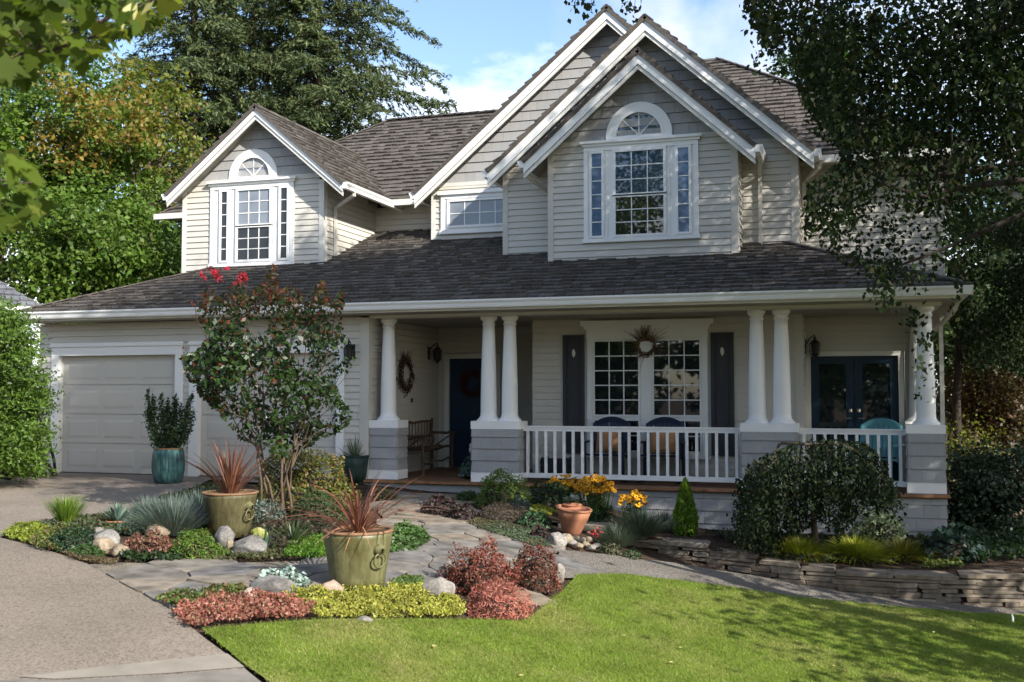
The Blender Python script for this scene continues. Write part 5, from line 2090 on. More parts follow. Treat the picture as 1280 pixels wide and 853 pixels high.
# terracotta pots stacked at the foot of the raised bed
pot5, c5_, r5_, h5_ = skirt_pot('terracotta_pot', 'wide terracotta pot tilted beside the black eyed susans', 714, 672, [(10, 0), (13, 8), (19, 24), (22.5, 35)], 'terracotta', 'terracotta')
pot5.rotation_euler = (R(3), R(7), 0)
pot6, c6_, r6_, h6_ = skirt_pot('terracotta_pot', 'small terracotta pot sitting on top of the wide one', 715, 644, [(9, 0), (10.5, 6), (12, 12)], 'terracotta', 'terracotta', w=float(project(c5_)[2]) + .03)
c6_[2] = c5_[2] + h5_ - .02
tuft('blue_succulent', 'small blue grey succulent in the upper terracotta pot', 'plant', c6_ + np.array([0, 0, h6_ - .02]), 60, .11, .022, 1.25, .1, [(.06, .09, .10), (.09, .12, .13), (.04, .06, .07)], .06, None, 3)

# shallow clay bowl with an agave
pb, wb = at(147, 657)
s = wb / FPX
bowl = thing('clay_bowl', 'shallow clay bowl on the ground beside the grass clump', 'plant pot', pb)
MB().lathe([(12 * s, 0), (15 * s, 4 * s), (15.5 * s, 6.5 * s), (14 * s, 6.8 * s), (12 * s, 4 * s), (.01, 3.6 * s)], tuple(pb), 28).build('body', M['terracotta'], bowl, True)
tuft('agave', 'small blue green agave in the shallow clay bowl', 'plant', pb + np.array([0, 0, 4 * s]), 46, 27 * s, 5.2 * s, 1.05, .05, [(.05, .09, .07), (.08, .13, .10), (.10, .16, .12)], .04, None, 3, None, .1)

# ------------------------------------------------------------------ trees across the street, behind the photographer (they show in the window panes)
for i, (x, y, z, r_, rz) in enumerate([(-27, -13, 4.0, 4.8, 4.8), (-19, -15, 4.6, 5.0, 5.4), (-11.5, -13, 3.6, 4.6, 4.4), (-4, -16, 4.2, 4.8, 5.0), (3.5, -14, 3.6, 4.6, 4.4), (10, -18, 4.0, 4.6, 4.8), (-35, -8, 4.5, 5, 5.4), (-15, -21, 6, 5, 6.5), (0, -22, 6, 5, 6)]):
    broadleaf('street_tree', 'broad leafy tree across the street from the house', 'tree', (x, y, -.5), 0, (x, y, z), (r_, r_, rz), 7000, 130, .42, G_MID, .55, .25, 'trees across the street')
for i, (x, y, h) in enumerate([(-14.5, -24, 19), (-1.5, -26, 17)]):
    conifer('street_fir', 'tall fir across the street from the house', (x, y, -.5), h, 4.0, 2.5, 130, FIR, .34, .3, .2, 'firs across the street', 20 + i, .6)

# ------------------------------------------------------------------ plants of the beds
LIME = [(.16, .20, .02), (.22, .26, .03), (.12, .16, .02)]
GREEN = [(.04, .085, .015), (.06, .12, .02), (.085, .15, .025)]
BLUEG = [(.07, .10, .085), (.11, .15, .125), (.15, .19, .165), (.05, .075, .06)]
PURPLE = [(.035, .018, .022), (.06, .03, .035), (.045, .03, .025), (.03, .035, .018)]
PINKS = [(.24, .085, .07), (.18, .06, .055), (.12, .10, .04), (.30, .13, .10)]

# island bed between the driveway and the flagstones
p, w = at(83, 656)
tuft('ornamental_grass', 'bright green upright grass clump at the driveway edge', 'grass plant', p, 560, 46 * w / FPX, .010, .6, .22, [(.07, .14, .015), (.11, .19, .02), (.16, .22, .03), (.05, .10, .012)], .17, None, 4)
carpet('sedum_patch', 'lime yellow sedum at the pointed driveway end of the island bed', 'ground cover', [(2, 672), (18, 662), (45, 656), (62, 664), (60, 678), (40, 682)], .07, .028, LIME)
carpet('sedum_patch', 'mixed green and reddish sedum beside the lime patch', 'ground cover', [(38, 683), (58, 668), (82, 662), (100, 668), (96, 680), (70, 692), (52, 690)], .09, .032, [(.08, .13, .03), (.14, .18, .04), (.14, .06, .04), (.05, .10, .03)])
mound('spurge', 'low dark green leafy mound before the bright grass clump', 'plant', 92, 690, 62, 30, .035, [(.012, .034, .014), (.022, .05, .02), (.03, .06, .022)], 1.0, .5)
mound('creeping_juniper', 'small feathery green creeper at the edge of the driveway', 'plant', 107, 698, 44, 15, .04, [(.03, .075, .018), (.05, .10, .025), (.07, .12, .03)], .9, .3, .5)
carpet('thyme', 'brownish creeping thyme along the driveway edge', 'ground cover', [(78, 692), (100, 697), (128, 700), (150, 703), (140, 707), (112, 705), (90, 700)], .035, .02, [(.10, .07, .04), (.13, .09, .05), (.06, .07, .03)], .7, gaps=False)
mound('blue_fescue', 'pale silver green cushion of fine grass behind the boulders', 'plant', 172, 668, 56, 22, .05, [(.09, .14, .09), (.13, .19, .12), (.17, .22, .15)], .7, .12, .8)
p, w = at(214, 668)
for (qx, qy, n, L, lab) in ((216, 668, 330, 58, 'tall silver blue lavender bush spreading behind the olive pot'), (186, 650, 170, 34, 'lower silver blue lavender beside the clay bowl'), (246, 652, 190, 46, 'silver blue lavender between teal pot and olive pot')):
    q, w = at(qx, qy)
    tuft('lavender', lab, 'plant', q, n * 5, L * w / FPX * 1.05, .0075, 1.0, .2, BLUEG, .28, None, 4, 'lavender bushes', .15)
mound('euphorbia', 'lime green euphorbia with reddish tips behind the green mound', 'plant', 222, 668, 36, 22, .04, [(.14, .19, .03), (.18, .22, .03), (.24, .08, .03), (.09, .13, .02)], .8, .4)
mound('stonecrop', 'dusty pink flowering stonecrop between boulders and green mound', 'plant', 186, 698, 68, 30, .03, PINKS + [(.05, .07, .02)], 1.0, .8)
carpet('ajuga', 'dark glossy creeping plant at the flagstone edge under the stonecrop', 'ground cover', [(148, 700), (165, 690), (200, 692), (232, 692), (232, 702), (190, 704), (160, 704)], .10, .04, G_DARK)
mound('candytuft', 'rounded bright green mound in front of the boulders', 'plant', 244, 700, 74, 33, .04, [(.04, .095, .012), (.07, .14, .018), (.10, .17, .022), (.10, .08, .02)], 1.0, .3, .6)
carpet('sedum_patch', 'thin olive sedum strip along the flagstones below the boulders', 'ground cover', [(268, 694), (300, 690), (350, 692), (352, 700), (300, 702), (268, 702)], .05, .03, [(.08, .09, .03), (.11, .11, .05), (.06, .075, .03)], .6)
mound('spirea', 'large rounded bush with yellow green leaves and bronze tips behind the crape myrtle', 'shrub', 378, 640, 146, 78, .05, [(.075, .11, .02), (.11, .145, .024), (.17, .10, .025), (.06, .095, .018), (.20, .11, .035)], .9, .5, .3, .7)
mound('lavender_cotton', 'grey green bushy mound under the crape myrtle stems', 'plant', 330, 655, 60, 28, .05, BLUEG, .7, .3, .5)
mound('heather', 'deep green bushy plant right of the crape myrtle stems', 'plant', 398, 655, 74, 40, .045, [(.03, .06, .02), (.045, .08, .028), (.06, .095, .035)], .8, .3, .5)
p, w = at(366, 680)
tuft('yucca', 'dark spiky yucca rosette at the foot of the crape myrtle', 'plant', p, 70, 36 * w / FPX, .026, 1.15, .12, [(.025, .055, .022), (.04, .075, .03), (.10, .10, .04)], .05, None, 4)
p, w = at(331, 693)
tuft('iris', 'stiff blue green iris fan beside the moss covered boulder', 'plant', p, 26, 36 * w / FPX, .03, .32, .04, [(.05, .10, .06), (.07, .13, .08)], .04, None, 3)
carpet('moss_lawn', 'patch of soft bright green ground cover beside the yucca', 'ground cover', [(356, 700), (360, 684), (378, 672), (404, 672), (414, 684), (410, 700)], .06, .022, [(.05, .12, .01), (.075, .16, .015), (.10, .19, .02)])
carpet('stonecrop', 'green leafy ground cover right of the nearest olive pot', 'ground cover', [(486, 694), (484, 676), (494, 663), (510, 660), (528, 668), (538, 680), (522, 690)], .09, .04, [(.045, .10, .022), (.07, .135, .03), (.09, .15, .05)])
carpet('bed_leaves', 'dark ivy like ground cover along the front of the crape myrtle', 'ground cover', [(290, 660), (330, 652), (400, 650), (420, 660), (400, 672), (360, 690), (322, 690)], .07, .05, [(.02, .03, .014), (.035, .05, .02), (.06, .05, .03), (.05, .03, .03)], .5)
mound('dwarf_hebe', 'small greyish plant behind the dark green pot', 'plant', 478, 625, 40, 14, .03, [(.06, .07, .03), (.08, .09, .04)], .6)

carpet('creeping_plant', 'low mixed green creeper filling the back of the island bed', 'ground cover', [(40, 660), (62, 655), (112, 648), (160, 645), (196, 626), (236, 616), (262, 606), (300, 612), (330, 640), (240, 664), (196, 668), (140, 668), (100, 668)], .07, .04, [(.04, .065, .025), (.06, .085, .035), (.08, .10, .05), (.07, .05, .03)], .55)
# strip between flagstones and lawn
carpet('red_sedum', 'carpet of rosy red sedum beside the driveway', 'ground cover', [(216, 770), (232, 760), (262, 752), (300, 748), (336, 748), (372, 752), (392, 764), (386, 774), (340, 777), (296, 778), (262, 782), (240, 790), (226, 780)], .09, .027,
       [(.34, .10, .08), (.26, .07, .06), (.40, .17, .12), (.20, .08, .05), (.36, .22, .15), (.16, .09, .04)], 1.0, .6)
carpet('yellow_sedum', 'carpet of glowing yellow green sedum in front of the largest pot', 'ground cover', [(352, 750), (368, 744), (420, 742), (470, 738), (520, 738), (560, 748), (582, 762), (578, 774), (520, 776), (440, 775), (396, 775), (388, 764)], .09, .023,
       [(.33, .34, .05), (.42, .41, .075), (.25, .29, .04), (.36, .31, .07), (.20, .24, .035)], 1.0, .6)
carpet('sedum_patch', 'small green sedum strip at the flagstone corner by the driveway', 'ground cover', [(196, 750), (220, 744), (262, 740), (300, 736), (316, 742), (296, 750), (250, 756), (214, 762)], .06, .032, [(.09, .13, .03), (.14, .17, .04), (.05, .10, .025), (.20, .08, .05)])
mound('silver_sedum', 'clump of pale silvery blue succulent leaves on the dark rock', 'plant', 352, 742, 72, 30, .05, [(.22, .32, .27), (.30, .40, .35), (.38, .47, .42), (.16, .24, .2)], .9, .75, .6, .8, None, .1)
carpet('cushion_moss', 'small rounded green moss cushion behind the yellow sedum', 'ground cover', [(490, 738), (492, 728), (505, 723), (524, 724), (530, 733), (520, 738)], .05, .016, [(.08, .13, .03), (.11, .17, .04)])
mound('barberry', 'dark red barberry bush, the larger of the two by the lawn corner', 'shrub', 602, 748, 96, 66, .030, [(.15, .035, .035), (.22, .06, .045), (.10, .028, .028), (.28, .11, .07), (.07, .05, .02)], .85, .55, .3, .85, None, .3, .22)
mound('barberry', 'brownish red barberry bush with orange tips near the white stone', 'shrub', 668, 742, 66, 62, .030, [(.12, .035, .03), (.18, .055, .04), (.08, .03, .025), (.26, .10, .05), (.07, .055, .02)], .85, .55, .3, .85, None, .3, .22)
mound('heather', 'low feathery pink heather at the lawn edge below the barberries', 'plant', 622, 776, 86, 44, .045, [(.5, .17, .13), (.42, .13, .10), (.55, .25, .19), (.32, .11, .08)], .8, .16, .9, .8, None, .3, .15)
mound('heather', 'thin reddish twiggy plant at the rim of the flagstones by the big barberry', 'plant', 566, 732, 44, 24, .035, [(.14, .05, .045), (.2, .09, .07), (.08, .05, .03)], .5, .25, .6)

# bed right of the flagstones, below the porch
mound('spirea', 'rounded fresh green shrub against the second porch pedestal', 'shrub', 627, 636, 74, 48, .04, [(.07, .12, .02), (.10, .16, .028), (.14, .19, .04), (.05, .09, .016)], .9, .5)
mound('pieris', 'darker green leafy shrub right of the fresh green one', 'shrub', 688, 637, 62, 34, .05, [(.02, .045, .014), (.03, .065, .02), (.045, .085, .028)], .9, .5)
mound('candytuft', 'small bright green tuft at the porch step', 'plant', 584, 628, 32, 14, .035, [(.03, .07, .015), (.05, .10, .02)], .8)
mound('heuchera', 'dark purple leafy mound by the porch step', 'plant', 550, 646, 46, 26, .045, PURPLE, .9, .8)
mound('heuchera', 'second dark purple leafy mound nearer the flagstones', 'plant', 578, 652, 40, 22, .045, PURPLE, .9, .8)
mound('heather', 'wide brownish grey heather between purple mounds and blue cushion', 'plant', 626, 655, 70, 24, .035, [(.09, .065, .05), (.13, .095, .07), (.06, .06, .035)], .7, .2, .6)
mound('blue_cushion', 'compact blue grey cushion plant under the green shrubs', 'plant', 648, 641, 34, 18, .03, [(.07, .10, .095), (.10, .14, .13), (.05, .075, .07)], .9, .4)
carpet('yellow_sedum', 'small yellow sedum patch left of the terracotta pot', 'ground cover', [(656, 644), (664, 635), (690, 634), (696, 642), (680, 648)], .05, .026, [(.24, .25, .03), (.30, .30, .04)])
carpet('thyme', 'greyish green creeping thyme along the flagstone edge', 'ground cover', [(598, 662), (620, 654), (650, 660), (672, 672), (690, 686), (672, 686), (630, 672)], .04, .022, [(.05, .09, .045), (.07, .11, .06), (.11, .10, .06)], .9, gaps=False)
carpet('thyme', 'tan and olive creeping thyme below the grey heather', 'ground cover', [(585, 655), (600, 648), (640, 652), (655, 662), (630, 664), (600, 662)], .04, .022, [(.12, .10, .05), (.09, .09, .045), (.15, .11, .07)], .9, gaps=False)
mound('bergenia', 'green leafy plant in front of the terracotta pot', 'plant', 668, 664, 46, 24, .05, [(.03, .075, .03), (.045, .10, .04), (.065, .13, .06)], .8, .6)
mound('heuchera', 'small dark leaved plant beside the pale rocks', 'plant', 676, 676, 30, 16, .04, PURPLE, .8, .8)
for (qx, qy, n, L, lab) in ((800, 672, 300, 42, 'grey green lavender before the porch skirting'), (770, 682, 200, 34, 'grey green lavender overhanging the low end of the stone wall'), (830, 664, 160, 34, 'grey green lavender beside the small conifer')):
    q, w = at(qx, qy)
    tuft('lavender', lab, 'plant', q, n * 5, L * w / FPX, .0075, 1.05, .22, [(.05, .075, .05), (.08, .11, .075), (.11, .14, .10), (.04, .055, .035)], .26, None, 4, 'lavender bushes', .15)
mound('sedum_tuft', 'little tuft of grey green sedum at the foot of the stone wall', 'plant', 790, 700, 26, 12, .03, [(.06, .09, .04), (.09, .13, .06)], .8)
mound('dianthus', 'small olive cushion at the gravel edge beside the pebbles', 'plant', 762, 694, 34, 14, .03, [(.07, .08, .035), (.10, .10, .05), (.05, .065, .03)], .8)
q, w = at(745, 678)
tag(fast('red_blossoms', kites(q + np.array([0, 0, .1]) + rng.normal(0, .04, (60, 3)), .035, .7, .4), 4, mat_leaf([(.4, .03, .04), (.5, .06, .06)], .3)), 'small red flower cluster beside the pebbles', 'flowers')


def susans(label, px, py, wpx, hpx, n, bloom_from=.35):
    p, w = at(px, py)
    s = w / FPX
    rx, h = wpx * s / 2, hpx * s
    t = thing('black_eyed_susan', label, 'flowers', p, 'black eyed susans')
    stems = MB()
    pet, cen = [], MB()
    lf = []
    for i in range(n):
        a, r_ = rng.uniform(0, 6.28), math.sqrt(rng.uniform(0, 1))
        x, y = rx * r_ * math.cos(a), rx * .8 * r_ * math.sin(a)
        z = h * (bloom_from + (1 - bloom_from) * rng.uniform(.35, 1) * (1 - .35 * r_ * r_))
        c = np.array([p[0] + x, p[1] + y, p[2] + z])
        stems.tube([(p[0] + x * .5, p[1] + y * .5, p[2]), (p[0] + x * .8, p[1] + y * .8, p[2] + z * .6), tuple(c)], [.004, .0035, .0025], 4)
        N = Vector((rng.normal(0, .5), rng.normal(-.55, .4), 1)).normalized()
        X = N.orthogonal().normalized()
        Y = N.cross(X)
        R_ = rng.uniform(.036, .05)
        for k in range(10):
            b = 2 * math.pi * k / 10 + rng.uniform(-.1, .1)
            d = np.array(X) * math.cos(b) + np.array(Y) * math.sin(b)
            e = np.cross(np.array(N), d)
            nn = np.array(N)
            pet += [c + d * .006, c + d * R_ * .6 + e * R_ * .24, c + d * R_ - nn * R_ * .15, c + d * R_ * .6 - e * R_ * .24]
        o_ = Vector(c)
        k0 = len(cen.v)
        cen.add([o_ + X * .011, o_ + Y * .011, o_ - X * .011, o_ - Y * .011, o_ + N * .015], [(0, 1, 4), (1, 2, 4), (2, 3, 4), (3, 0, 4)])
    nl = 900
    d = unit(rng.normal(0, 1, (nl, 3)))
    d[:, 2] = np.abs(d[:, 2])
    L = p + d * np.array([rx, rx * .8, h * .72]) * rng.uniform(.4, 1, nl)[:, None]
    stems.build('stems', mat_leaf([(.03, .06, .015), (.04, .075, .02)], 0), t)
    fast('leaves', kites(L, .055, .4, .5), 4, mat_leaf([(.02, .05, .016), (.035, .07, .02), (.05, .09, .028)], .2), t)
    fast('blossoms', np.array(pet), 4, mat_leaf([(.66, .31, .008), (.72, .37, .012), (.60, .25, .006)], .25), t)
    cen.build('blossoms', M['dark_bark'], t)


susans('clump of yellow black eyed susans behind the terracotta pots', 706, 634, 42, 42, 85)
susans('widest clump of yellow black eyed susans right of the terracotta pots', 745, 655, 52, 62, 130, .5)
susans('sparse clump of yellow black eyed susans rising from the lavender', 793, 664, 38, 52, 46, .5)

# small cone shaped conifer
p, w = at(857, 669)
s = w / FPX
t = thing('dwarf_conifer', 'small bright green cone shaped conifer by the porch skirting', 'shrub', p)
n = 5200
hh = rng.uniform(0, 1, n) ** 1.15
prof_r = np.where(hh < .3, .86 + .14 * hh / .3, np.clip((1 - hh) / .7, 0, 1) ** .72)
aa = rng.uniform(0, 2 * np.pi, n)
rad = 15.5 * s * prof_r * rng.uniform(.72, 1.04, n) * (1 + .08 * np.sin(aa * 7 + hh * 4))
P = p + np.stack([rad * np.cos(aa), rad * np.sin(aa), hh * 69 * s + .01], 1)
fast('foliage', kites(P, .055, .28, .2, .1, None, np.repeat([[0, 0, 1.1]], n, 0) + np.stack([np.cos(aa), np.sin(aa), aa * 0], 1) * .35), 4, mat_leaf([(.15, .26, .02), (.20, .32, .03), (.10, .19, .016)], .35), t)
mb = MB().tube([p - np.array([0, 0, .05]), p + np.array([0, 0, 60 * s])], [.03, .01], 6)
mb.lathe([(11.5 * s, 2 * s), (12 * s, 20 * s), (7 * s, 42 * s), (.5 * s, 62 * s)], tuple(p), 12)
mb.build('stem', M['dark_bark'], t)


def weeping_tree():
    base, w = at(1019, 690)
    t = thing('weeping_beech', 'small dark weeping tree in front of the porch railing', 'tree', base)
    pix = [(922, 606), (936, 580), (962, 566), (1000, 553), (1040, 549), (1080, 553), (1102, 572), (1113, 598), (1112, 626), (1100, 634), (1084, 632), (1070, 650), (1056, 662), (1048, 680), (1040, 660), (1026, 652),
           (1006, 662), (990, 678), (978, 692), (930, 692), (917, 672), (922, 640)]
    P = poly_crown(5200, pix, w - 1.0, w + .5, -.02, 2.6, 7.0)
    up_ = [(930, 640), (932, 590), (950, 570), (980, 558), (1010, 550), (1050, 549), (1085, 556), (1106, 580), (1112, 606), (1080, 606), (1040, 600), (990, 610), (960, 640)]
    st = []
    for p0 in poly_crown(520, up_, w - 1.15, w + .5):
        L_ = rng.uniform(.2, .62)
        n_ = int(L_ * 24)
        u = np.linspace(0, 1, n_)[:, None]
        o2 = (p0 - at_w(1016, 600, w)) * np.array([1, 1, 0]) * .22
        st.append(p0 + o2[None] * u + np.concatenate([rng.normal(0, .022, (n_, 2)), -u * L_ + rng.normal(0, .01, (n_, 1))], 1))
    for (px_, y0_, y1_) in ((925, 600, 690), (938, 600, 688), (952, 610, 690), (966, 620, 688), (1048, 610, 668), (1056, 610, 655), (1100, 600, 640), (1108, 600, 632), (990, 620, 668)):
        for k in range(6):
            a_, b_ = at_w(px_ + rng.normal(0, 5), y0_, w + rng.uniform(-.8, .3)), None
            n_ = 26
            L_ = (y1_ - y0_) * w / FPX * rng.uniform(.8, 1.02)
            u = np.linspace(0, 1, n_)[:, None]
            st.append(a_ + np.concatenate([rng.normal(0, .028, (n_, 2)), -u * L_], 1))
    P = np.concatenate([P] + st)
    P = P[P[:, 2] > np.array([surf(a, b) for a, b in P[:, :2]]) + .03]
    P = P[P[:, 1] < 15.85]
    fast('crown', kites(P, .055, .6, .2, .15, None, np.repeat([[0, 0, -.7]], len(P), 0)), 4, mat_leaf([(.008, .015, .006), (.012, .022, .009), (.018, .031, .011), (.03, .032, .012)], .12, .6, .15), t)
    mb = MB()
    top = at_w(1016, 556, w)
    pts = limb(mb, base - np.array([0, 0, .06]), top, .045, .03, 7, .03)
    for (px, py) in ((940, 600), (965, 580), (1060, 565), (1100, 590), (930, 660), (1050, 640), (990, 640), (1080, 620), (1020, 630), (960, 670)):
        e = at_w(px, py, w + rng.uniform(-.7, .4))
        m = (Vector(top) + Vector(e)) / 2
        m.z = max(top[2], e[2]) + .02
        mb.tube([Vector(top), m, Vector(e)], [.02, .013, .004], 5)
    for (px, py) in ((1100, 600), (1108, 618), (1062, 640), (985, 670)):
        q0 = at_w(px, py - 40, w - .3)
        mb.tube([q0, at_w(px + 2, py, w - .3), at_w(px + 3, py + 26, w - .3)], [.006, .004, .002], 4)
    mb.build('trunk', M['bark'], t, True)


weeping_tree()

HAK = [(.24, .27, .022), (.31, .33, .03), (.17, .22, .018), (.38, .37, .05)]
for (px, py, Lp, n, lab) in ((1000, 696, 36, 1500, 'golden striped grass under the weeping tree'), (1070, 699, 42, 2000, 'largest golden striped grass mound on top of the stone wall'), (1128, 699, 38, 1200, 'olive golden grass between variegated shrub and hostas')):
    p, w = at(px, py)
    cols = HAK if px < 1100 else [(.15, .15, .025), (.21, .19, .03), (.10, .12, .018)]
    tuft('golden_grass', lab, 'grass plant', p, n, Lp * w / FPX, .012, 1.2, .5, cols, .24, None, 4, 'golden grasses along the stone wall', .3)
mound('euonymus', 'variegated shrub with white edged leaves before the skirting', 'shrub', 1098, 684, 76, 44, .045, [(.09, .15, .05), (.14, .21, .08), (.48, .52, .32), (.58, .6, .42)], .8, .6)
mound('hosta', 'dark blue green hosta at the house corner above the wall', 'plant', 1192, 704, 84, 44, .10, [(.018, .04, .03), (.028, .055, .04), (.035, .065, .04)], .7, .6)
mound('fern', 'dark bronze fern tuft between golden grass and hosta', 'plant', 1160, 694, 44, 24, .07, [(.04, .035, .015), (.05, .06, .02), (.03, .045, .02)], .6, .25)
carpet('sweet_woodruff', 'small light green leaves spilling over the wall top by the hostas', 'ground cover', [(1150, 712), (1160, 704), (1200, 704), (1206, 710)], .06, .04, [(.09, .12, .02), (.12, .15, .03)], .7, gaps=False)
carpet('ivy', 'dark shaded ground cover on the bed right of the house corner', 'ground cover', [(1170, 672), (1290, 664), (1290, 702), (1190, 706)], .16, .07, G_DARK, .6)
carpet('vinca', 'dark low ground cover between golden grasses and porch skirting', 'ground cover', [(880, 668), (1170, 674), (1180, 700), (1100, 706), (1000, 704), (940, 694)], .08, .05, [(.015, .03, .012), (.025, .045, .016), (.05, .05, .02), (.04, .03, .018)], .45)

# ------------------------------------------------------------------ boulders and stones
for a in [('boulder', 'flat grey topped boulder in the island bed', 131, 684, 46, 20, 'rock_grey', .7, 1), ('boulder', 'tan boulder below the flat grey one', 128, 692, 30, 20, 'rock_tan', .8, 2),
          ('boulder', 'smaller tan boulder at the flagstone edge', 150, 697, 26, 16, 'rock_tan', .8, 3), ('boulder', 'small pale stone on the dark green mound', 124, 668, 14, 9, 'rock_pale', .8, 4),
          ('boulder', 'brownish rock between silver cushion and stonecrop', 195, 674, 34, 18, 'rock_tan', .7, 5), ('boulder', 'grey rock leaning on the foot of the further olive pot', 281, 682, 28, 26, 'rock_grey', .7, 6),
          ('boulder', 'big speckled grey boulder below the further olive pot', 312, 696, 46, 25, 'rock_grey', .75, 7), ('boulder', 'moss covered boulder behind the speckled one', 324, 680, 24, 20, 'rock_moss', .7, 8),
          ('boulder', 'small tan stone wedged between two grey boulders', 288, 690, 12, 16, 'rock_tan', .8, 9),
          ('boulder', 'round pale stone at the red sedum edge', 312, 754, 22, 18, 'rock_pink', .9, 10), ('boulder', 'dark rock under the silvery succulent', 340, 748, 62, 26, 'rock_grey', .7, 11),
          ('boulder', 'pinkish rounded granite stone left of the largest pot', 414, 746, 34, 19, 'rock_pink', .8, 12), ('boulder', 'large pale grey boulder between pot and barberry', 547, 752, 46, 27, 'rock_pale', .75, 13),
          ('boulder', 'small white stone at the right foot of the barberry', 699, 728, 15, 24, 'rock_pale', .8, 14), ('boulder', 'pale stone half hidden behind the barberry at the flagstones', 562, 716, 18, 14, 'rock_pale', .8, 15),
          ('boulder', 'white rock at the foot of the terracotta pot', 697, 684, 26, 17, 'rock_pale', .8, 16), ('boulder', 'rough tan rock beside the white one', 708, 681, 20, 13, 'rock_tan', .8, 17)]:
    rock(*a)
for i, (px, py, w_) in enumerate(((716, 683, 12), (724, 686, 11), (732, 684, 12), (740, 688, 11), (728, 679, 10), (719, 676, 10), (746, 686, 13), (736, 678, 9))):
    rock('pebble', 'smooth tan pebble in the little heap below the terracotta pot', px, py, w_, 7, 'rock_tan' if i % 3 else 'rock_pale', .9, 30 + i, 'pebbles below the terracotta pot')
rock('flat_stone', 'flat grey stone set at the front of the yellow sedum', 455, 779, 22, 8, 'rock_pale', .5, 50)

# ------------------------------------------------------------------ things on the porch
DZ = .035


def porch_chair(name, label, x, y, rz, mat, cushion=True, rocker=True):
    t = thing(name, label, 'chair', (x, y, DZ), 'porch rocking chairs' if rocker else None)
    t.rotation_euler = (0, 0, rz)
    o = Vector((x, y, DZ))

    def V(a, b, c):
        return o + Vector((a, b, c))
    w = .29
    mb = MB()
    mb.prism([V(-w, -.25, .42), V(w, -.25, .42), V(w, .24, .38), V(-w, .24, .38)], (0, 0, .03))
    mb.build('seat', M[mat], t)
    bk = MB()
    n = 7
    for k in range(n):
        a = -w + .03 + (2 * w - .06) * (k + .5) / n
        top = .92 + .06 * (1 - (a / w) ** 2)
        bk.prism([V(a - .032, .22, .44), V(a + .032, .22, .44), V(a + .032, .36, top), V(a - .032, .36, top)], (0, .018, 0))
    m_ = 12
    up, lo = [], []
    for k in range(m_ + 1):
        a = -w - .02 + (2 * w + .04) * k / m_
        z = .885 + .10 * (1 - (a / w) ** 2)
        up.append(V(a, .345, z + .045))
        lo.append(V(a, .345, z - .05))
    for k in range(m_):
        bk.prism([lo[k], lo[k + 1], up[k + 1], up[k]], (0, .04, 0))
    for sx in (-1, 1):
        bk.bar(V(sx * (w - .01), .23, .36), V(sx * (w - .01), .36, .92), .045, .04, (0, 1, 0))
    bk.build('backrest', M[mat], t)
    for sx in (-1, 1):
        MB().box(o.x + sx * (w + .03) - .05, o.x + sx * (w + .03) + .05, o.y - .30, o.y + .30, DZ + .62, DZ + .645).build('armrest', M[mat], t)
        for (yy, zt) in ((-.24, .62), (.24, .62)):
            MB().box(o.x + sx * (w + .02) - .022, o.x + sx * (w + .02) + .022, o.y + yy - .025, o.y + yy + .025, DZ + .05, DZ + zt).build('leg', M[mat], t)
        if rocker:
            r_ = MB()
            pts = []
            for k in range(11):
                u = -1 + 2 * k / 10
                pts.append(V(sx * (w + .02), u * .46, .02 + .07 * u * u))
            for k in range(10):
                r_.bar(pts[k], pts[k + 1], .035, .05)
            r_.build('rocker', M[mat], t)
    if cushion:
        cu = thing('cushion', 'tan square cushion on the ' + ('first' if x < -3.4 else 'second') + ' navy rocking chair counted from the door', 'cushion', (x, y + .16, .5), 'tan chair cushions')
        mb = MB()
        g = 9
        for sgn in (0, 1):
            for j in range(g):
                for i in range(g):
                    u, v_ = -1 + 2 * i / (g - 1), -1 + 2 * j / (g - 1)
                    puff = .075 * max((1 - u ** 4) * (1 - v_ ** 4), 0) ** .5
                    cz = .66 + v_ * .2
                    cy = .10 + (cz - .46) * .24 + (-1 if sgn == 0 else 1) * puff
                    mb.v.append(tuple(V(u * .21 * (1 - .05 * (1 - abs(v_))), cy, cz)))
            for j in range(g - 1):
                for i in range(g - 1):
                    a = sgn * g * g + j * g + i
                    mb.f.append((a, a + 1, a + g + 1, a + g) if sgn == 0 else (a, a + g, a + g + 1, a + 1))
        mb.build('cover', M['tan_cloth'], cu, True)
    return t


porch_chair('rocking_chair', 'navy rocking chair on the porch under the left half of the paired window', -3.86, 16.95, 0, 'navy')
porch_chair('rocking_chair', 'navy rocking chair on the porch under the right half of the paired window', -2.98, 16.95, 0, 'navy')
porch_chair('porch_chair', 'pale teal slatted chair before the blue french doors', .22, 17.15, R(-18), 'teal_paint', False, False)


def wreath(name, label, c, n, r_, mat, count=150, spray=0.0, thick=.05):
    n = Vector(n)
    X = n.cross(Vector((0, 0, 1))).normalized()
    Z = Vector((0, 0, 1))
    mb = MB()
    c = Vector(c)
    for k in range(count):
        a = rng.uniform(0, 6.28)
        d = X * math.cos(a) + Z * math.sin(a)
        tn = -X * math.sin(a) + Z * math.cos(a)
        p0 = c + d * (r_ + rng.normal(0, thick * .5)) + n * abs(rng.normal(.02, .018))
        L = rng.uniform(.08, .16)
        p1 = p0 + tn * L + d * rng.normal(.0, .025) + n * rng.normal(.0, .012)
        mb.tube([p0, (p0 + p1) / 2 + d * -.012, p1], [.0055, .005, .003], 4)
    for k in range(int(spray)):
        a = rng.normal(math.pi / 2, .7) if k % 5 else rng.uniform(0, 6.28)
        d = X * math.cos(a) + Z * math.sin(a)
        p0 = c + d * r_ + n * .03
        p1 = p0 + d * rng.uniform(.1, .26) + X * rng.normal(0, .06) + n * rng.uniform(0, .04)
        mb.tube([p0, p1], [.005, .002], 4)
    o = mb.build(name, mat)
    tag(o, label, 'wreath')
    return o


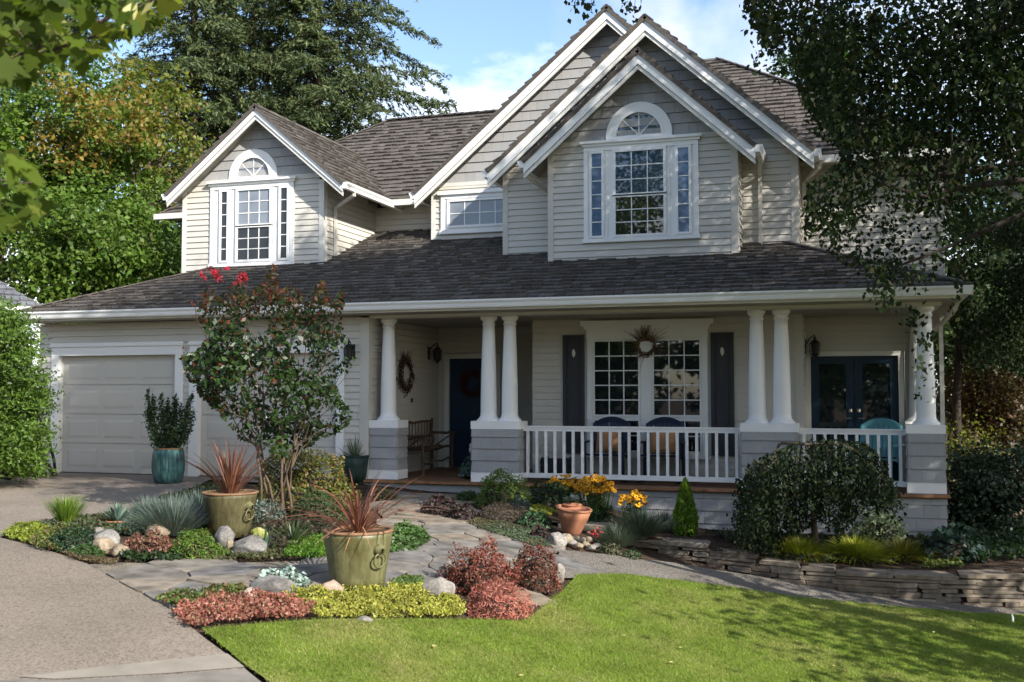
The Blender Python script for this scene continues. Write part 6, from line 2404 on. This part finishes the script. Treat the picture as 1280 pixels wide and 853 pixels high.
wreath('twig_wreath', 'wild twig wreath hung on the post between the paired windows', (-3.33, 17.545, 2.22), (0, -1, 0), .135, M['twig'], 110, 80, .03)
wreath('leaf_wreath', 'dark red wreath on the navy front door', (-6.98, 19.25, 1.62), (0, -1, 0), .2, mat_pieces('red_wreath_twig', [(.10, .012, .014), (.05, .01, .01), (.03, .03, .012)], .8, .2), 260, 30, .07)
wreath('dried_wreath', 'large brown dried wreath on the dark side wall of the entry', (-7.69, 17.62, 1.78), (1, 0, 0), .25, mat_pieces('shaded_dry_twig', [(.03, .018, .012), (.06, .035, .022), (.09, .055, .03)], .9, .2), 300, 40, .1)  # twig colours darkened to stand for the shade of the entry


M['bench_wood'] = mat_pieces('weathered_branch', [(.06, .04, .028), (.10, .065, .045), (.14, .10, .075)], .85, .25, 8, .15, .4, 50)


def twig_bench():
    x0, x1, y0, y1 = -7.62, -7.17, 17.25, 18.65
    t = thing('twig_bench', 'rustic branch bench against the side wall of the entry', 'bench', (x0, y0, DZ))

    def tb(name, segs):
        mb = MB()
        for a, b, r_ in segs:
            limb(mb, a, b, r_, r_ * .8, 5, .05)
        return mb.build(name, M['bench_wood'], t, True)
    z = DZ
    tb('seat', [((x0 + .05 + k * .055, y0, z + .43), (x0 + .05 + k * .055, y1, z + .43), .02) for k in range(8)])
    for (x, y, zt) in ((x0 + .04, y0, .95), (x0 + .04, y1, .95), (x1, y0, .66), (x1, y1, .66)):
        tb('leg', [((x, y, z), (x, y, z + zt), .032)])
    tb('backrest', [((x0 + .04, y0, z + .9), (x0 + .04, y1, z + .9), .025), ((x0 + .04, y0, z + .62), (x0 + .04, y1, z + .62), .02)] + [((x0 + .04, y0 + .14 * k, z + .45), (x0 + .04, y0 + .14 * k + .05, z + .9), .012) for k in range(1, 10)])
    for y in (y0, y1):
        tb('armrest', [((x0, y, z + .68), (x1 + .08, y, z + .68), .028), ((x0 + .1, y, z + .44), (x1, y, z + .66), .014)])
    tb('stretcher', [((x1, y0, z + .2), (x1, y1, z + .24), .018)])


twig_bench()

# pots and a crate on the deck
pt = thing('deck_plant', 'dusty grey green plant in a low pot beside the second pedestal', 'potted plant', (-6.12, 16.75, DZ))
MB().lathe([(.09, 0), (.12, .03), (.13, .12), (.11, .12), (.1, .1)], (-6.12, 16.75, DZ), 20).build('pot', M['green_glaze'], pt, True)
fast('foliage', dome_mesh(np.array([-6.12, 16.75, DZ + .06]), .19, .19, .28, 520, .055, .7, .4), 4, mat_leaf([(.10, .16, .13), (.14, .21, .17), (.08, .12, .10)], .15), pt)
st = thing('garden_stake', 'thin pale figurine on a stake behind the grey green deck plant', 'ornament', (-6.28, 17.2, DZ))
MB().tube([(-6.28, 17.2, DZ), (-6.28, 17.2, DZ + .42)], .012, 6).build('stake', M['twig'], st)
MB().lathe([(.008, .38), (.03, .42), (.034, .47), (.02, .5), (.028, .53), (.015, .56)], (-6.28, 17.2, DZ), 10).build('figurine', M['cream'], st, True)
cr_ = MB()
for k in range(3):
    cr_.box(-4.98, -4.52, 16.95, 16.97, DZ + .02 + k * .11, DZ + .11 + k * .11)
    cr_.box(-4.98, -4.52, 17.28, 17.30, DZ + .02 + k * .11, DZ + .11 + k * .11)
    cr_.box(-4.98, -4.96, 16.97, 17.28, DZ + .02 + k * .11, DZ + .11 + k * .11)
    cr_.box(-4.54, -4.52, 16.97, 17.28, DZ + .02 + k * .11, DZ + .11 + k * .11)
cr_.box(-4.97, -4.53, 16.97, 17.28, DZ + .012, DZ + .03)
for (x, y) in ((-4.95, 16.98), (-4.55, 16.98), (-4.95, 17.27), (-4.55, 17.27)):
    cr_.box(x - .02, x + .02, y - .012, y + .012, DZ + .004, DZ + .36)
tag(cr_.build('planter_box', M['charcoal']), 'dark slatted planter box on the deck behind the railing', 'planter box')
tuft('fern', 'small green plant growing in the dark planter box', 'plant', (-4.75, 17.12, DZ + .03), 60, .3, .02, .9, .3, G_DARK, .1, None, 4)

# ------------------------------------------------------------------ small things on the lawn
leafm = mat_leaf([(.5, .42, .16), (.62, .58, .42), (.55, .45, .12), (.66, .64, .55)], .3, .6, .3, 'fallen_leaf')
for i, (px, py, k) in enumerate(((840, 834, .05), (652, 851, .045), (543, 814, .06), (1057, 844, .05), (1043, 783, .05), (1168, 795, .05), (1213, 788, .04), (944, 770, .06), (997, 807, .05), (1271, 826, .06), (851, 815, .04), (1043, 838, .04), (780, 800, .04))):
    p, w = at(px, py)
    a = rng.uniform(0, 6.28)
    c, s_ = math.cos(a), math.sin(a)
    mb = MB()
    out = [(-.5, 0), (-.3, .22), (0, .34), (.25, .25), (.5, 0), (.25, -.25), (0, -.34), (-.3, -.22)]
    vs = [(p[0] + k * (u * c - v_ * s_), p[1] + k * (u * s_ + v_ * c), p[2] + .038 + .25 * k * v_ * v_ * 4 + .1 * k * u) for u, v_ in out] + [(p[0], p[1], p[2] + .034)]
    mb.add(vs, [(j, (j + 1) % 8, 8) for j in range(8)])
    tag(mb.build('fallen_leaf', leafm), 'small pale fallen leaf lying on the lawn', 'leaf', 'fallen leaves on the lawn')
p, w = at(1266, 779)
mb = MB().tube([p, p + np.array([.0, 0, .06]), p + np.array([-.012, 0, .10])], [.012, .011, .008], 8)
tag(mb.build('marker_stake', M['trim']), 'short white stake standing in the grass near the gravel path', 'stake')
